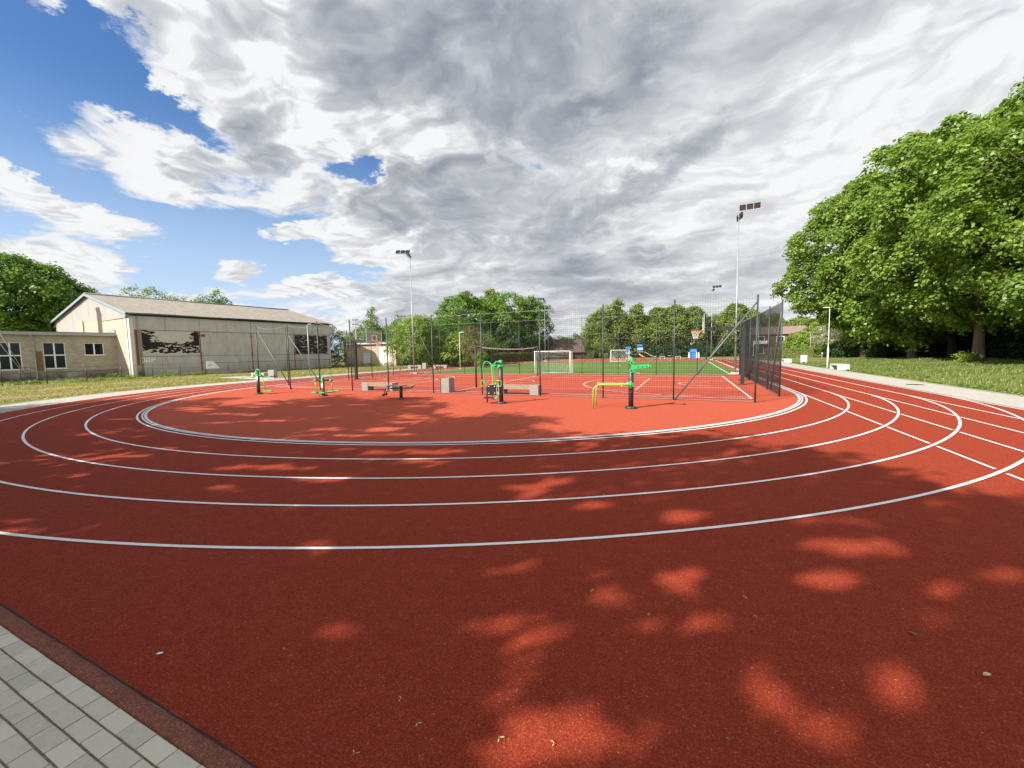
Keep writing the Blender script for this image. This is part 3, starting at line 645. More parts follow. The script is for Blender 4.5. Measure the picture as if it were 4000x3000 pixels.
bpy.data.objects['football_goal.001'].location = (-8.95, 73.8, 0)
bpy.data.objects['football_goal.001'].rotation_euler = (0, 0, math.pi); 

# ------------------------------------------------------------------ benches and bins
def bench(label, loc, rz, L=2.0, mat='concrete_block', group='concrete benches around the sports ground'):
    t = thing('bench', label, 'bench', loc, rz, group)
    for x in (0, L-.42): m = MB(); m.bev(x, x+.42, 0, .5, 0, .46, .012); m.build('leg', mat, t)
    s = MB()
    for k in range(5): s.bev(.3, L-.3, .02+k*.096, .02+k*.096+.082, .37, .462 if False else .452, .006)
    s.bev(.42, L-.42, .02, .06, .26, .37, .004); s.bev(.42, L-.42, .44, .48, .26, .37, .004)
    s.build('seat', 'wood_slat', t); return t
def bin_(label, loc, rz, mat='concrete_block', h=.76):
    t = thing('litter_bin', label, 'litter bin', loc, rz, 'square concrete litter bins'); m = MB(); a, b = .27, .20
    m.prism([(-a, -a), (a, -a), (a, a), (-a, a)], 0, .08)
    for k in (0, 1, 2, 3):
        M = Matrix.Rotation(k*math.pi/2, 4, 'Z'); m.box(-a, a-.05, -a, -a+.05, .08, h, M)
    m.build('body', mat, t); m = MB(); m.box(-a+.055, a-.055, -a+.055, a-.055, .08, h-.05); m.build('liner', 'dark_gap', t); return t
bench('concrete and wood bench behind the net at the court edge, left of the table-like machine', (-16.95, 18.2, 0), 0, 2.15)
bench('concrete and wood bench behind the net, right behind the green pull-down machine', (-8.55, 18.2, 0), 0, 2.2)
bin_('upright concrete litter bin behind the net between the two court benches', (-11.45, 18.45, 0), 0)
bench('concrete bench on a slab on the dry grass in front of the hall', (-39.0, 27.1, 0), rad(-10), 2.4)
bin_('concrete litter bin at the right end of the bench in front of the hall', (-34.9, 26.3, 0), rad(20), 'concrete_block', .78)
m = MB(); m.prism([(-42.5, 26.2), (-33.5, 24.6), (-33.2, 26.9), (-42.0, 28.4)], 0, .02); struct(m.build('bench_slab', 'concrete_far'))
bench('shaded concrete bench under the bushes beyond the left mast, left of the bin', (-34.5, 45.8, 0), rad(5), 2.0)
bench('shaded concrete bench under the bushes beyond the left mast, right of the bin', (-30.9, 46.4, 0), rad(5), 2.0)
bin_('concrete litter bin between the two shaded benches under the bushes', (-31.8, 45.9, 0), rad(5))
def side_bench(label, loc, rz):
    t = bench(label, loc, rz, 2.3, 'concrete_white'); return t
def end_bench(label, loc):
    t = thing('bench', label, 'bench', loc, rad(90), 'concrete benches around the sports ground')
    for x in (0, 1.9): m = MB(); m.bev(x, x+.08, 0, .85, 0, .48, .01); m.build('leg', 'concrete_white', t)
    m = MB(); m.bev(0.081, 1.899, 0, .85, .40, .485, .01); m.build('seat', 'concrete_white', t)
    m = MB()
    for k in range(6): m.box(.2+k*.27, .3+k*.27, .2, .26, .02, .40, None)
    m.build('slat', 'dark_gap', t); return t
end_bench('nearer of two pale box-like benches by the right-hand paving, beside the white lamp post', (12.75, 42.9, 0))
end_bench('farther of two pale box-like benches by the right-hand paving, left of the utility cabinet', (12.5, 62.2, 0))
t = thing('utility_cabinet', 'pale utility cabinet standing on two short legs in the grass on the right', 'cabinet', (12.9, 58.3, 0))
m = MB(); m.bev(-.3, .3, -.16, .16, .25, 1.02, .02); m.build('box', 'concrete_white', t)
for x in (-.22, .22): m = MB(); m.box(x-.05, x+.05, -.1, .1, 0, .25); m.build('leg', 'concrete_white', t)
m = MB(); m.box(-.27, .27, -.172, -.162, .3, .97); dd = m.build('door', 'white_paint', t); m = MB(); m.box(.2, .23, -.185, -.173, .58, .68); m.build('handle', 'dark_gap', dd)
t = thing('marker_post', 'thin grey marker post between the utility cabinet and the white lamp post', 'post', (15.5, 61.6, 0)); m = MB(); m.tube([(0, 0, 0), (0, 0, 1.15)], .035, 8); m.build('pole', 'galvanised', t, True); m = MB(); m.bev(-.06, .06, -.05, .05, 1.15, 1.24, .02); m.build('cap', 'white_paint', t)
t = thing('manhole_cover', 'dark round iron cover set in the right-hand paving', 'manhole cover', (10.95, 27.6, -.011)); m = MB(); m.lathe([(.36, .0), (.36, .012), (.30, .014), (.29, .010), (.1, .012)], n=28); m.build('lid', 'iron_cover', t); m = MB(); m.lathe([(.40, .0), (.40, .006)], n=28); m.build('ring', 'grey_trim', t)

# ------------------------------------------------------------------ fitness machines
def column(t, h, capmat='machine_green', r=.085, cap=True):
    m = MB(); m.tube([(0, 0, .03), (0, 0, h)], r, 20); c = m.build('column', 'machine_charcoal', t, True)
    m = MB(); m.lathe([(.19, 0), (.205, .02), (.20, .06), (.16, .085), (.09, .09)], n=28); m.build('base', 'machine_charcoal', t, True)
    if cap: m = MB(); m.lathe([(r+.012, h), (r+.014, h+.05), (r-.005, h+.10), (.02, h+.125)], n=20); m.build('cap', capmat, t, True)
def bez(P, n=24):
    """Catmull-Rom through points"""
    P = [Vector(p) for p in P]; Q = [P[0]*2-P[1]]+P+[P[-1]*2-P[-2]]; out = []
    for i in range(1, len(Q)-2):
        for k in range(n//(len(P)-1)+1):
            u = k/(n//(len(P)-1)+1); a, b, c, d = Q[i-1], Q[i], Q[i+1], Q[i+2]
            out.append(.5*((2*b)+(c-a)*u+(2*a-5*b+4*c-d)*u*u+(3*b-a-3*c+d)*u**3))
    return out+[P[-1]]
# pull-down / seated press machine in the middle (view from the front: +x is image right, +z up, local -y towards the camera)
t = thing('pull_down_machine', 'outdoor exercise machine with hanging black seat and two curved green lever arms', 'exercise machine', (-6.78, 14.95, 0), rad(20))
column(t, 1.62)
m = MB(); m.tube([(0, -.02, 1.50), (-.35, -.02, 1.52)], .05, 12); m.tube([(-.02, -.11, 1.5), (-.02, .11, 1.5)], .055, 12); m.bev(-.12, .10, -.10, .10, 1.45, 1.56, .03); m.build('bracket', 'machine_green', t, True)
for dy, x0_ in ((-.12, -.14), (.20, -.60)):
    m = MB(); x = x0_
    m.tube(bez([(x+.22, dy*.3, 1.52), (x+.16, dy, 1.62), (x-.02, dy, 1.68), (x-.12, dy, 1.50), (x-.10, dy, 1.15), (x-.04, dy, .80), (x, dy, .66)], 36), .024, 10)
    a_ = m.build('lever_arm', 'machine_green', t, True); m = MB()
    m.tube([(x, dy, .68), (x+.02, dy-.02, .50)], .028, 8); m.build('grip', 'black_rubber', a_, True)
    m = MB(); s_ = 1 if dy < 0 else -1; xx = x-.03
    m.tube([(xx, dy, .92), (xx+s_*.16, dy, .93), (xx+s_*.19, dy, .90), (xx+s_*.19, dy, .74), (xx+s_*.16, dy, .70), (xx+.02, dy, .71)], .016, 8); m.build('handle', 'machine_lime', a_, True)
m = MB(); m.tube(bez([(-.36, 0, 1.50), (-.34, 0, 1.2), (-.31, 0, .8), (-.34, -.02, .45), (-.36, -.02, .22)], 24), .025, 10); m.build('hanger', 'machine_lime', t, True)
m = MB(); m.bev(-.17, .17, -.20, .20, 0, .035, .012); bk = m.build('backrest', 'black_rubber', t, M=Matrix.Translation((-.36, -.06, .56)) @ Matrix.Rotation(rad(90), 4, 'X'))
m = MB()
for x, z in ((-.46, .70), (-.27, .70), (-.46, .43), (-.27, .43)): m.lathe([(.022, 0), (.022, .012), (.01, .016)], n=10, c=(0, 0, 0)); 
bolts = MB()
for x, z in ((-.48, .70), (-.25, .70), (-.48, .43), (-.25, .43)): bolts.tube([(x, -.10, z), (x, -.115, z)], .02, 10)
bolts.build('bolt', 'white_paint', bk, True)
m = MB(); m.bev(-.19, .19, -.17, .17, .23, .265, .012); m.build('seat', 'black_rubber', t, M=Matrix.Translation((-.50, -.03, 0)))
m = MB(); m.tube(bez([(-.06, -.02, .42), (-.14, -.02, .28), (-.26, -.02, .19), (-.37, -.02, .20)], 16), .028, 10); m.tube([(-.36, -.03, .21), (-.38, -.03, .42)], .034, 10); m.build('foot_link', 'machine_green', t, True)
m = MB(); m.tube([(-.60, .20, .62), (-.585, .2, .03)], .03, 10); m.build('damper', 'dark_steel', t, True)
# parallel bars / chin bar machine on the right
t = thing('parallel_bars', 'outdoor exercise station with green top arm and two lime bars bending to the ground', 'exercise machine', (-1.74, 14.84, 0), rad(2))
column(t, 1.68)
m = MB(); m.prism([(.0, 1.40), (.02, 1.55), (.10, 1.53), (.16, 1.535), (.58, 1.555), (.68, 1.49), (.63, 1.44), (.16, 1.41), (.10, 1.36)], -.012, .012)
for x, z in ((.03, 1.62), (.02, 1.33)): m.lathe([(.075, -.014), (.075, .014)], (x, z, 0), 14)
m.build('side_plate', 'machine_green', t, M=Matrix.Translation((0, -.095, 0)) @ Matrix.Rotation(rad(90), 4, 'X'))
m = MB(); m.tube([(.60, -.25, 1.48), (.60, .25, 1.48)], .022, 10); m.tube([(.1, 0, 1.48), (.60, 0, 1.49)], .025, 10); m.build('chin_bar', 'machine_green', t, True)
m = MB()
for x, z in ((.02, 1.62), (.02, 1.34), (.24, 1.47), (.38, 1.475), (.52, 1.485)): m.tube([(x, -.108, z), (x, -.125, z)], .03 if x < .1 else .017, 12)
m.build('bolt', 'machine_charcoal', t, True)
for dy in (-.32, .30):
    m = MB(); e = -1.30
    m.tube([(-.03, dy*.2, .84), (-.15, dy*.8, .85), (-.35, dy, .855), (e+.28, dy, .85)]+[(e+.28-.24*math.sin(a), dy, .61+.24*math.cos(a)) for a in np.linspace(.1, math.pi/2, 9)]+[(e+.04, dy, .02)], .023, 10)
    m.build('bar', 'machine_lime', t, True)
m = MB(); m.tube([(0, -.10, .98), (0, -.10, .72)], .045, 10); m.bev(-.09, .09, -.105, .105, .78, .92, .02); m.build('collar', 'machine_green', t, True)
m = MB(); m.tube([(0, 0, .52), (0, 0, .585)], .0875, 20); m.build('sticker_band', 'lamp_black', t, True)
# sit-up / abdominal board
t = thing('sit_up_board', 'low flat exercise board on a dark column, in front of the left court bench', 'exercise machine', (-11.88, 15.2, 0), rad(18))
m = MB(); m.tube([(0, 0, .03), (0, 0, .60)], .075, 18); m.build('column', 'machine_charcoal', t, True); m = MB(); m.lathe([(.16, 0), (.17, .02), (.16, .05), (.12, .075), (.08, .08)], n=24); m.build('base', 'machine_charcoal', t, True)
m = MB(); m.bev(-.62, .64, -.19, .19, .605, .645, .012); m.build('board', 'wood_slat', t)
m = MB()
for dy in (-.12, .12): m.tube(bez([(.56, dy, .60), (.50, dy, .52), (.38, dy, .50), (0, dy, .50), (-.34, dy, .49), (-.5, dy, .50)], 24), .018, 8); m.tube([(-.55, dy, .60), (-.64, dy, .50), (-.76, dy, .22)], .020, 8)
m.tube([(-.76, -.2, .22), (-.76, .2, .22)], .02, 8); m.build('foot_bar', 'machine_charcoal', t, True)
for dy in (-.16, .16): m = MB(); m.tube([(-.76, dy-.05, .22), (-.76, dy+.05, .22)], .05, 12); m.build('foot_roller', 'black_rubber', t, True)
# elliptical walker
t = thing('elliptical_walker', 'green and black outdoor stepper with pedals and two upright handles, second machine from the left', 'exercise machine', (-16.73, 15.3, 0), rad(12))
column(t, .86, r=.07)
m = MB(); m.tube([(-.38, -.05, .80), (0, -.05, .80), (.42, .05, .82)], .04, 10); m.build('crossbar', 'dark_steel', t, True)
for x, y in ((-.38, -.06), (.03, -.08), (.42, .05)): m = MB(); m.tube([(x, y-.06, .80), (x, y+.06, .80)], .06, 14); m.build('bearing', 'machine_green', t, True)
for x, y, xo in ((-.36, -.1, -.34), (.06, -.12, .08), (.41, .12, .40)): m = MB(); m.tube([(x, y, .80), (xo, y, .18)], .022, 8); m.build('pedal_arm', 'machine_lime', t, True)
for x, y in ((-.06, .0), (.41, .1)):
    m = MB(); m.tube(bez([(x, y, .84), (x, y, 1.0), (x-.05, y, 1.15), (x-.04, y, 1.35)], 12), .022, 8); hh = m.build('handle', 'machine_green', t, True); m = MB(); m.tube([(x-.042, y, 1.34), (x-.05, y, 1.58)], .024, 8); m.build('grip', 'black_rubber', hh, True)
m = MB(); m.tube([(-.36, -.15, .18), (.10, -.14, .18)], .03, 8); m.tube([(.02, -.15, .17), (.75, .05, .24)], .03, 8); m.build('linkage', 'dark_steel', t, True)
for x, y, z in ((-.36, -.15, .18), (.08, -.14, .17), (.45, 0, .22), (.72, .05, .24)): m = MB(); m.bev(x-.16, x+.12, y-.07, y+.07, z, z+.05, .02); m.build('pedal', 'machine_green', t)
m = MB(); m.box(-.06, .06, -.078, -.072, .45, .66); m.build('instruction_plate', 'white_paint', t)
# single swing machine
t = thing('rider_machine', 'leftmost outdoor exercise machine, charcoal column with a looped green handle and a swinging footplate', 'exercise machine', (-21.42, 15.25, 0), rad(20))
column(t, .98, cap=False)
m = MB(); m.tube([(-.10, 0, 1.14)]+[(.03+.13*math.cos(a), 0, 1.20+.14*math.sin(a)) for a in np.linspace(math.pi, 0, 12)]+[(.18, 0, 1.05), (.30, .0, .97)], .035, 10); m.tube([(-.30, 0, .90), (-.1, 0, 1.0), (.1, 0, 1.0), (.35, 0, .92)], .03, 10); m.build('handle', 'machine_green', t, True)
m = MB(); m.tube([(-.04, -.06, 1.17), (-.04, .1, 1.17)], .075, 14); m.tube([(0, 0, .95), (0, 0, 1.12)], .06, 12); m.build('hub', 'machine_green', t, True)
m = MB(); m.tube([(.35, 0, .92), (.92, .05, .96)], .022, 8); m.build('arm', 'machine_green', t, True); m = MB(); m.tube([(.66, .03, .945), (.94, .05, .96)], .028, 8); m.build('grip', 'black_rubber', t, True)
m = MB(); m.tube([(.24, 0, .95), (.30, 0, .60), (.42, 0, .20)], .024, 8); m.build('swing_arm', 'machine_lime', t, True); m = MB(); m.bev(.30, .78, -.12, .12, .15, .19, .015); m.build('footplate', 'machine_green', t)
m = MB(); m.box(-.05, .05, -.094, -.088, .80, .98); m.build('instruction_plate', 'white_paint', t)

# ------------------------------------------------------------------ the hall and the low brick wing (local +y runs along the long wall, +x towards the track)
TH = rad(-6.9)
def M0(o): return None
gym = thing('sports_hall', 'long old hall with a grey corrugated gable roof, concrete panels and two black-painted murals', 'building', (-56.6, 25.9, 0), TH)
Wd, Ln, EZ, AZp, AX = 24.9, 25.2, 7.05, 10.0, -11.6
def quadm(mb, pts): mb.add(pts, [tuple(range(len(pts)))])
m = MB()      # long wall: lower panels
m.box(-.25, 0, 1.0, 6.62, 0, 5.25); m.box(-.25, .0, 6.74, 12.78, 0, 5.25); m.box(-.25, 0, 12.88, 18.92, 0, 5.25); m.box(-.25, 0, 19.02, Ln, 0, 5.25); m.box(-.3, -.06, .02, Ln, .0, 5.25)
m.build('wall_panel', 'concrete_panel', gym)
m = MB()
for a, b in ((.02, 3.2), (3.24, 6.68), (6.72, 9.75), (9.79, 12.8), (12.84, 15.9), (15.94, 18.9), (18.94, 22.0), (22.04, Ln+.02)): m.box(-.25, .07, a, b, 5.25, 6.78)
m.build('upper_band', 'concrete_band', gym)
m = MB(); m.box(-.26, .02, 0.02, Ln, 6.78, 7.05); m.build('eaves_gap', 'dark_gap', gym)
for y in (6.68, 12.83, 18.97):
    m = MB(); m.box(0.001, .035, y-.035, y+.035, .1, 5.2)
    for z in (.5, 1.35, 2.2, 2.5, 4.7): m.box(.002, .06, y-.09, y+.08, z-.08, z+.08)
    m.build('rusty_joint', 'rust_red', gym)
m = MB()
for a, b in ((1.0, 6.6), (6.75, 12.78), (12.88, 18.92), (19.02, 25.1)):
    m.box(.001, .006, a, b, 2.20, 2.235)
for a, b in ((6.75, 12.78), (12.88, 18.92), (19.02, 25.1)): m.box(.001, .006, a, b, 1.28, 1.31)
m.box(.001, .03, 1.0, Ln, 5.22, 5.25); m.build('panel_seam', 'dark_gap', gym)
m = MB(); m.box(.001, .05, .42, .62, 1.3, 5.2); m.build('rusty_post', 'rust_red', gym); m = MB(); m.box(.001, .03, 6.85, 7.25, 4.6, 4.9); m.build('rusty_plate', 'rust_red', gym)
m = MB(); m.box(-.1, .02, .30, .98, 0, 5.25)
m.build('corner_recess', 'brick_silicate', gym)
m = MB(); m.tube([(.09, .78, .0), (.09, .78, 5.2), (.16, .62, 5.4), (.16, .62, 6.8)], .045, 8); m.build('downpipe', 'galvanised', gym, True)
# murals: black paint, irregular shapes
def _mural(kind):
    def f(N):
        P = OC(N); X, Y, Z = N.sep(P)
        if kind == 0:
            y0, y1, z0, z1 = .66, 6.58, 2.36, 5.2; u = N.mr(Y, y0, y1); v = N.mr(Z, z0, z1)
            n = N.noise(N.map(P, scl=(1, .6, 1.3)), 3.0, 4, .6); 
            tl = N.mr(N.vmath('LENGTH', N.comb(N.math('MULTIPLY', u, 2.3), N.math('MULTIPLY', N.math('SUBTRACT', v, .72), 1.5), 0.0), out=1), .1, 1.0, .55, 0)
            tr = N.mr(N.vmath('LENGTH', N.comb(N.math('MULTIPLY', N.math('SUBTRACT', u, .95), 4.5), N.math('MULTIPLY', N.math('SUBTRACT', v, .8), 2.2), 0.0), out=1), .1, 1.0, .5, 0)
            lo = N.math('MULTIPLY', N.mr(v, .66, .45, 0, .34, True), N.mr(v, .0, .10, .2, 1.0)); lo = N.math('MULTIPLY', lo, N.mr(u, .05, .3, .4, 1))
            s = N.math('ADD', N.math('ADD', n, tl), N.math('ADD', tr, lo)); k = N.mr(s, .785, .81)
            base = ((.50, .465, .40), (.58, .53, .47))
        else:
            n = N.noise(N.map(P, scl=(1, .5, 2.0)), 2.6, 4, .6); k = N.mr(n, .60, .57); base = ((.36, .33, .29), (.5, .46, .41))
        k = N.math('MULTIPLY', k, N.mr(N.noise(P, 30, 3), .25, .4, .75, 1))
        c = N.mix(k, N.mix(N.noise(P, 1.5, 6, .6), *base), (.020, .016, .015))
        return pbr(N, c, .85)
    return f
material('mural_a', _mural(0)); material('mural_b', _mural(1))
m = MB(); m.box(.002, .012, .66, 6.58, 2.36, 5.2); m.build('mural', 'mural_a', gym)
m = MB(); m.box(.002, .012, 19.1, 24.6, 2.26, 5.12); m.build('mural', 'mural_b', gym)
# graffiti letters: mirrored J, D, P
m = MB(); q = .016
def stroke(pts): m.tube([(q, y, z) for y, z in pts], .065, 6)
stroke([(.78, 2.03), (1.08, 2.03), (1.08, 1.62), (.78, 1.60)]); stroke([(1.28, 2.02), (1.24, 1.6), (1.40, 1.62), (1.55, 1.78), (1.50, 1.97), (1.28, 2.02)]); stroke([(1.72, 1.55), (1.76, 2.03), (1.98, 2.02), (2.0, 1.85), (1.75, 1.80)])
m.build('graffiti', 'white_paint', gym)
# gable wall (local plane y = 0)
m = MB(); m.add([(-.02, 0, 0), (-.02, 0, 6.52), (-.86, 0, 6.55), (-13.9, 0, 6.8), (-13.9, 0, 0)], [(0, 1, 2, 3, 4)]); m.box(-16.6, -13.9, -.12, .0, 4, 6.85); m.build('brick_wall', 'brick_pale', gym)
m = MB(); m.add([(0, -.004, 6.55), (.02, -.004, EZ), (AX, -.004, AZp), (-Wd, -.004, 7.5), (-Wd, -.004, 0), (-13.95, -.004, 0), (-13.95, -.004, 6.78)], [(0, 1, 2, 3, 4, 5, 6)]); m.build('gable_wall', 'plaster', gym)
m = MB(); m.box(-.30, .12, -.06, .30, 0, 6.5); m.box(-.62, -.42, -.14, -.002, 0, 6.5); m.build('corner_post', 'concrete_white', gym)
m = MB(); m.box(-4.0, -.02, -.02, -.001, 5.45, 5.47) if False else None
m.box(-8, 0, -.012, -.006, 6.50, 6.56); m.build('ledge', 'dark_gap', gym)
# roof, corrugated
def roofside(xa, za, xb, zb):
    m = MB(); ys = np.arange(-.35, Ln+.5, .045); v = []
    for i, y in enumerate(ys):
        d = .028*math.sin(2*math.pi*y/.18)
        for k in range(9): u = k/8; v.append((xa+(xb-xa)*u, y, za+(zb-za)*u+d+.02*math.sin(k*5.1+y*.6)))
    m.add(v, [(i*9+k, i*9+k+1, (i+1)*9+k+1, (i+1)*9+k) for i in range(len(ys)-1) for k in range(8)]); return m
roofside(.42, EZ+.02, AX, AZp+.06).build('roof', 'asbestos_roof', gym, True)
roofside(-Wd-.4, 7.42, AX, AZp+.06).build('roof', 'asbestos_roof', gym, True)
m = MB(); m.tube([(AX, -.35, AZp+.1), (AX, Ln+.4, AZp+.08)], .13, 8); m.build('ridge_cap', 'asbestos_roof', gym, True)
m = MB()
for (xa, za, xb, zb) in ((.40, EZ-.10, AX, AZp-.02), (-Wd-.42, 7.28, AX, AZp-.02)):
    for z in (0,): m.add([(xa, -.37, za-.16), (xb, -.37, zb-.16), (xb, -.37, zb+.14), (xa, -.37, za+.14), (xa, -.30, za-.16), (xb, -.30, zb-.16), (xb, -.30, zb+.14), (xa, -.30, za+.14)], [(0, 1, 2, 3), (7, 6, 5, 4), (0, 4, 5, 1), (3, 2, 6, 7)])
m.add([(.42, -.37, EZ-.2), (.12, -.37, 6.45), (.0, -.37, 6.55), (.1, -.37, EZ-.1), (.42, -.05, EZ-.2), (.12, -.05, 6.45), (.0, -.05, 6.55), (.1, -.05, EZ-.1)], [(0, 3, 2, 1), (0, 1, 5, 4)])
m.build('verge_trim', 'blue_trim', gym)
m = MB(); m.tube([(.33, -.3, EZ-.1), (.33, Ln+.4, EZ-.13)], .075, 8); m.build('gutter', 'dark_steel', gym, True)
m = MB(); m.add([(-.02, Ln, 0), (-Wd, Ln, 0), (-Wd, Ln, 7.4), (AX, Ln, AZp), (-.02, Ln, EZ)], [(0, 1, 2, 3, 4)]); m.add([(-Wd, 0, 0), (-Wd, Ln, 0), (-Wd, Ln, 7.4), (-Wd, 0, 7.4)], [(0, 1, 2, 3)]); m.build('rear_wall', 'plaster', gym)

low = thing('brick_wing', 'low flat-roofed pale brick wing with white framed windows, left of the gabled hall', 'building', (-56.6, 25.9, 0), TH)
fx_ = -4.1; holes = [(-10.2, -7.25, 1.12, 3.86), (-5.77, -4.15, 1.12, 3.86), (-2.68, -1.09, 2.49, 3.83)]
m = MB(); ys = sorted(set([-16.0, -.0]+[h for a in holes for h in a[:2]])); zs = sorted(set([0, 4.62]+[h for a in holes for h in a[2:]]))
for i in range(len(ys)-1):
    for j in range(len(zs)-1):
        cy, cz = (ys[i]+ys[i+1])/2, (zs[j]+zs[j+1])/2
        if not any(a < cy < b and c < cz < d for a, b, c, d in holes): quadm(m, [(fx_, ys[i], zs[j]), (fx_, ys[i+1], zs[j]), (fx_, ys[i+1], zs[j+1]), (fx_, ys[i], zs[j+1])])
for a, b, c, d in holes:
    for A, B in (((a, c), (b, c)), ((b, c), (b, d)), ((b, d), (a, d)), ((a, d), (a, c))): quadm(m, [(fx_, A[0], A[1]), (fx_, B[0], B[1]), (fx_-.25, B[0], B[1]), (fx_-.25, A[0], A[1])])
m.box(fx_-14, fx_-.3, -16, -15.9, 0, 4.6); m.build('wall', 'brick_silicate', low)
m = MB(); m.box(fx_+.002, fx_+.07, -15.9, -0.02, .82, .90); m.build('plinth_ledge', 'brick_silicate', low)
m = MB(); m.box(fx_-15, fx_+.32, -16.3, -.03, 4.63, 4.92); m.build('roof_fascia', 'grey_trim', low); m = MB(); m.box(fx_-15, fx_+.2, -16.2, -.05, 4.921, 4.99); m.box(fx_-.1, fx_+.0, -1.2, -.03, 4.99, 5.5) if False else None; m.build('flat_roof', 'felt_roof', low)
m = MB(); m.add([(fx_-4.8, -.03, 5.0), (fx_+.1, -.03, 5.0), (fx_+.1, -.03, 5.42)], [(0, 1, 2)]); m.add([(fx_-4.8, -.06, 5.0), (fx_+.1, -.06, 5.0), (fx_+.1, -.06, 5.42)], [(0, 2, 1)]); m.build('gable_wedge', 'blue_trim', low)  # blue-grey triangle against the gable, just above the low roof
for wi, (a, b, c, d) in enumerate(holes):
    q = MB(); w = .07; x0_, x1_ = fx_-.16, fx_-.07
    q.box(x0_, x1_, a, b, c, c+w); q.box(x0_, x1_, a, b, d-w, d); q.box(x0_, x1_, a, a+w, c+w, d-w); q.box(x0_, x1_, b-w, b, c+w, d-w)
    cols = [(a+b)/2] if wi else [a+(b-a)*k/4 for k in (1, 2, 3)]
    edges = [a+w]+cols+[b-w]
    for y in cols: q.box(x0_, x1_, y-.06, y+.06, c+w, d-w)
    if wi < 2:
        zc = (c+d)/2+.05
        for i in range(len(edges)-1): q.box(x0_, x1_, edges[i]+(.06 if i else 0), edges[i+1]-(.06 if i < len(edges)-2 else 0), zc-.06, zc+.06)
    wn = q.build('window', 'window_frame', low); g = MB(); g.box(x0_+.03, x0_+.04, a+w, b-w, c+w, d-w); g.build('pane', 'dark_glass', wn)
    q = MB(); q.box(fx_-.05, fx_+.09, a-.06, b+.08, c-.06, c+.0); q.build('sill', 'white_paint', wn)
m = MB(); m.tube([(fx_+.30, -6.6, 4.62), (fx_+.22, -6.5, 4.45), (fx_+.08, -6.38, 4.2), (fx_+.08, -6.38, .25), (fx_+.2, -6.36, .1)], .05, 8); m.build('downpipe', 'grey_trim', low, True)
def _stain(N):
    P = OC(N); n = N.noise(P, 3, 5, .7); return pbr(N, N.mix(n, (.22, .11, .055), (.38, .25, .14)), .95)
material('stain_brick', _brick((.27, .135, .075), (.20, .10, .06), (.15, .1, .07), .3))
m = MB(); m.box(fx_+.002, fx_+.008, -6.3, -5.85, .9, 2.95); m.build('brick_patch', 'stain_brick', low)
def added_chimney():  # unseen stack, added to cast a band of shade on the gable
    c = thing('shade_caster_chimney', 'unseen square brick chimney added behind the left wing to shade the gable', 'chimney', (-75.5, 11.5, 0), TH); m = MB(); m.prism([(-.5, -.5), (.5, -.5), (.42, .5), (-.42, .5)], 0, 21); m.build('stack', 'brick_red', c)
    m = MB(); m.box(-.6, .6, -.6, .6, 21.0, 21.3); m.build('cap', 'concrete_block', c)
added_chimney()
t = thing('notice_board', 'white trapezoid board with a scribble on the low mesh fence by the hall', 'sign', (-50.5, 29.9, .72), TH); m = MB(); m.prism([(-.05, 0), (1.42, 0), (.70, .85), (.02, .86)], -.012, .012)
R9 = Matrix(((0, 0, 1, 0), (1, 0, 0, 0), (0, 1, 0, 0), (0, 0, 0, 1))); m.build('panel', 'white_paint', t, M=R9)
m = MB()
for a, b in (((.12, .22), (.42, .45)), ((.2, .5), (.4, .2)), ((.42, .5), (1.1, .16)), ((.15, .35), (.5, .38)), ((.3, .55), (.65, .42))): m.tube([(.02, a[0], a[1]), (.02, b[0], b[1])], .014, 4)
m.build('scribble', 'grey_trim', t)
t = thing('leaning_pole_rack', 'green frame with long pale leaning poles in front of the wing windows', 'rack', (-51.3, 16.0, 0), TH)
m = MB()
for y in (-.2, .35): m.tube([(0, y, 0), (0, y, 1.6)], .03, 6)
for z in (.9, 1.2, 1.45): m.tube([(0, -.2, z), (0, .35, z)], .02, 6)
m.build('frame', 'post_green', t, True)
for a in ((.1, -1.6, 4.6), (.12, -1.25, 4.9)): m = MB(); m.tube([(.1, .25, .3), (a[0], a[1], a[2])], .022, 6); m.build('pole', 'rope_pale', t, True)
m = MB(); m.tube([(.08, .1, .7), (.1, .3, .25), (.12, .9, .08)], .05, 6); m.build('barrow', 'dark_steel', t, True); m = MB(); m.tube([(.06, .35, .18), (.16, .35, .18)], .17, 14); m.build('wheel', 'grey_trim', t, True)

# shed
shed = thing('brick_shed', 'small flat-roofed brick shed with pale wooden doors behind the left hoop, half in shade', 'shed', (-56.0, 56.3, 0), rad(3))
m = MB(); m.box(0, 10.9, 0, 6, 0, 3.95); m.box(0, .55, -.12, -.001, 0, 4.35); m.box(10.1, 10.9, -.12, -.001, 0, 4.55); m.box(3.55, 3.95, -.08, -.001, 0, 3.95); m.box(6.9, 7.25, -.08, -.001, 0, 3.95); m.box(.0, .5, 0, 6, 3.96, 4.3); m.box(10.4, 10.9, 0, 6, 3.96, 4.5); m.build('wall', 'brick_shed', shed)
m = MB(); m.box(.56, 10.09, -.35, 5.9, 3.955, 4.2); m.build('roof', 'felt_roof', shed); m = MB(); m.box(.56, 10.09, -.42, -.351, 3.75, 3.96); m.build('fascia', 'concrete_white', shed)
m = MB(); m.box(4.1, 5.4, -.04, -.001, 0, 2.3); m.build('door', 'door_blue', shed); m = MB(); m.box(7.35, 9.7, -.05, -.001, 0, 3.25); dd = m.build('door', 'door_white', shed)
m = MB(); m.box(8.5, 8.54, -.056, -.051, 0, 2.6); m.box(7.35, 9.7, -.056, -.051, 2.6, 2.65); m.build('door_gap', 'dark_gap', dd)
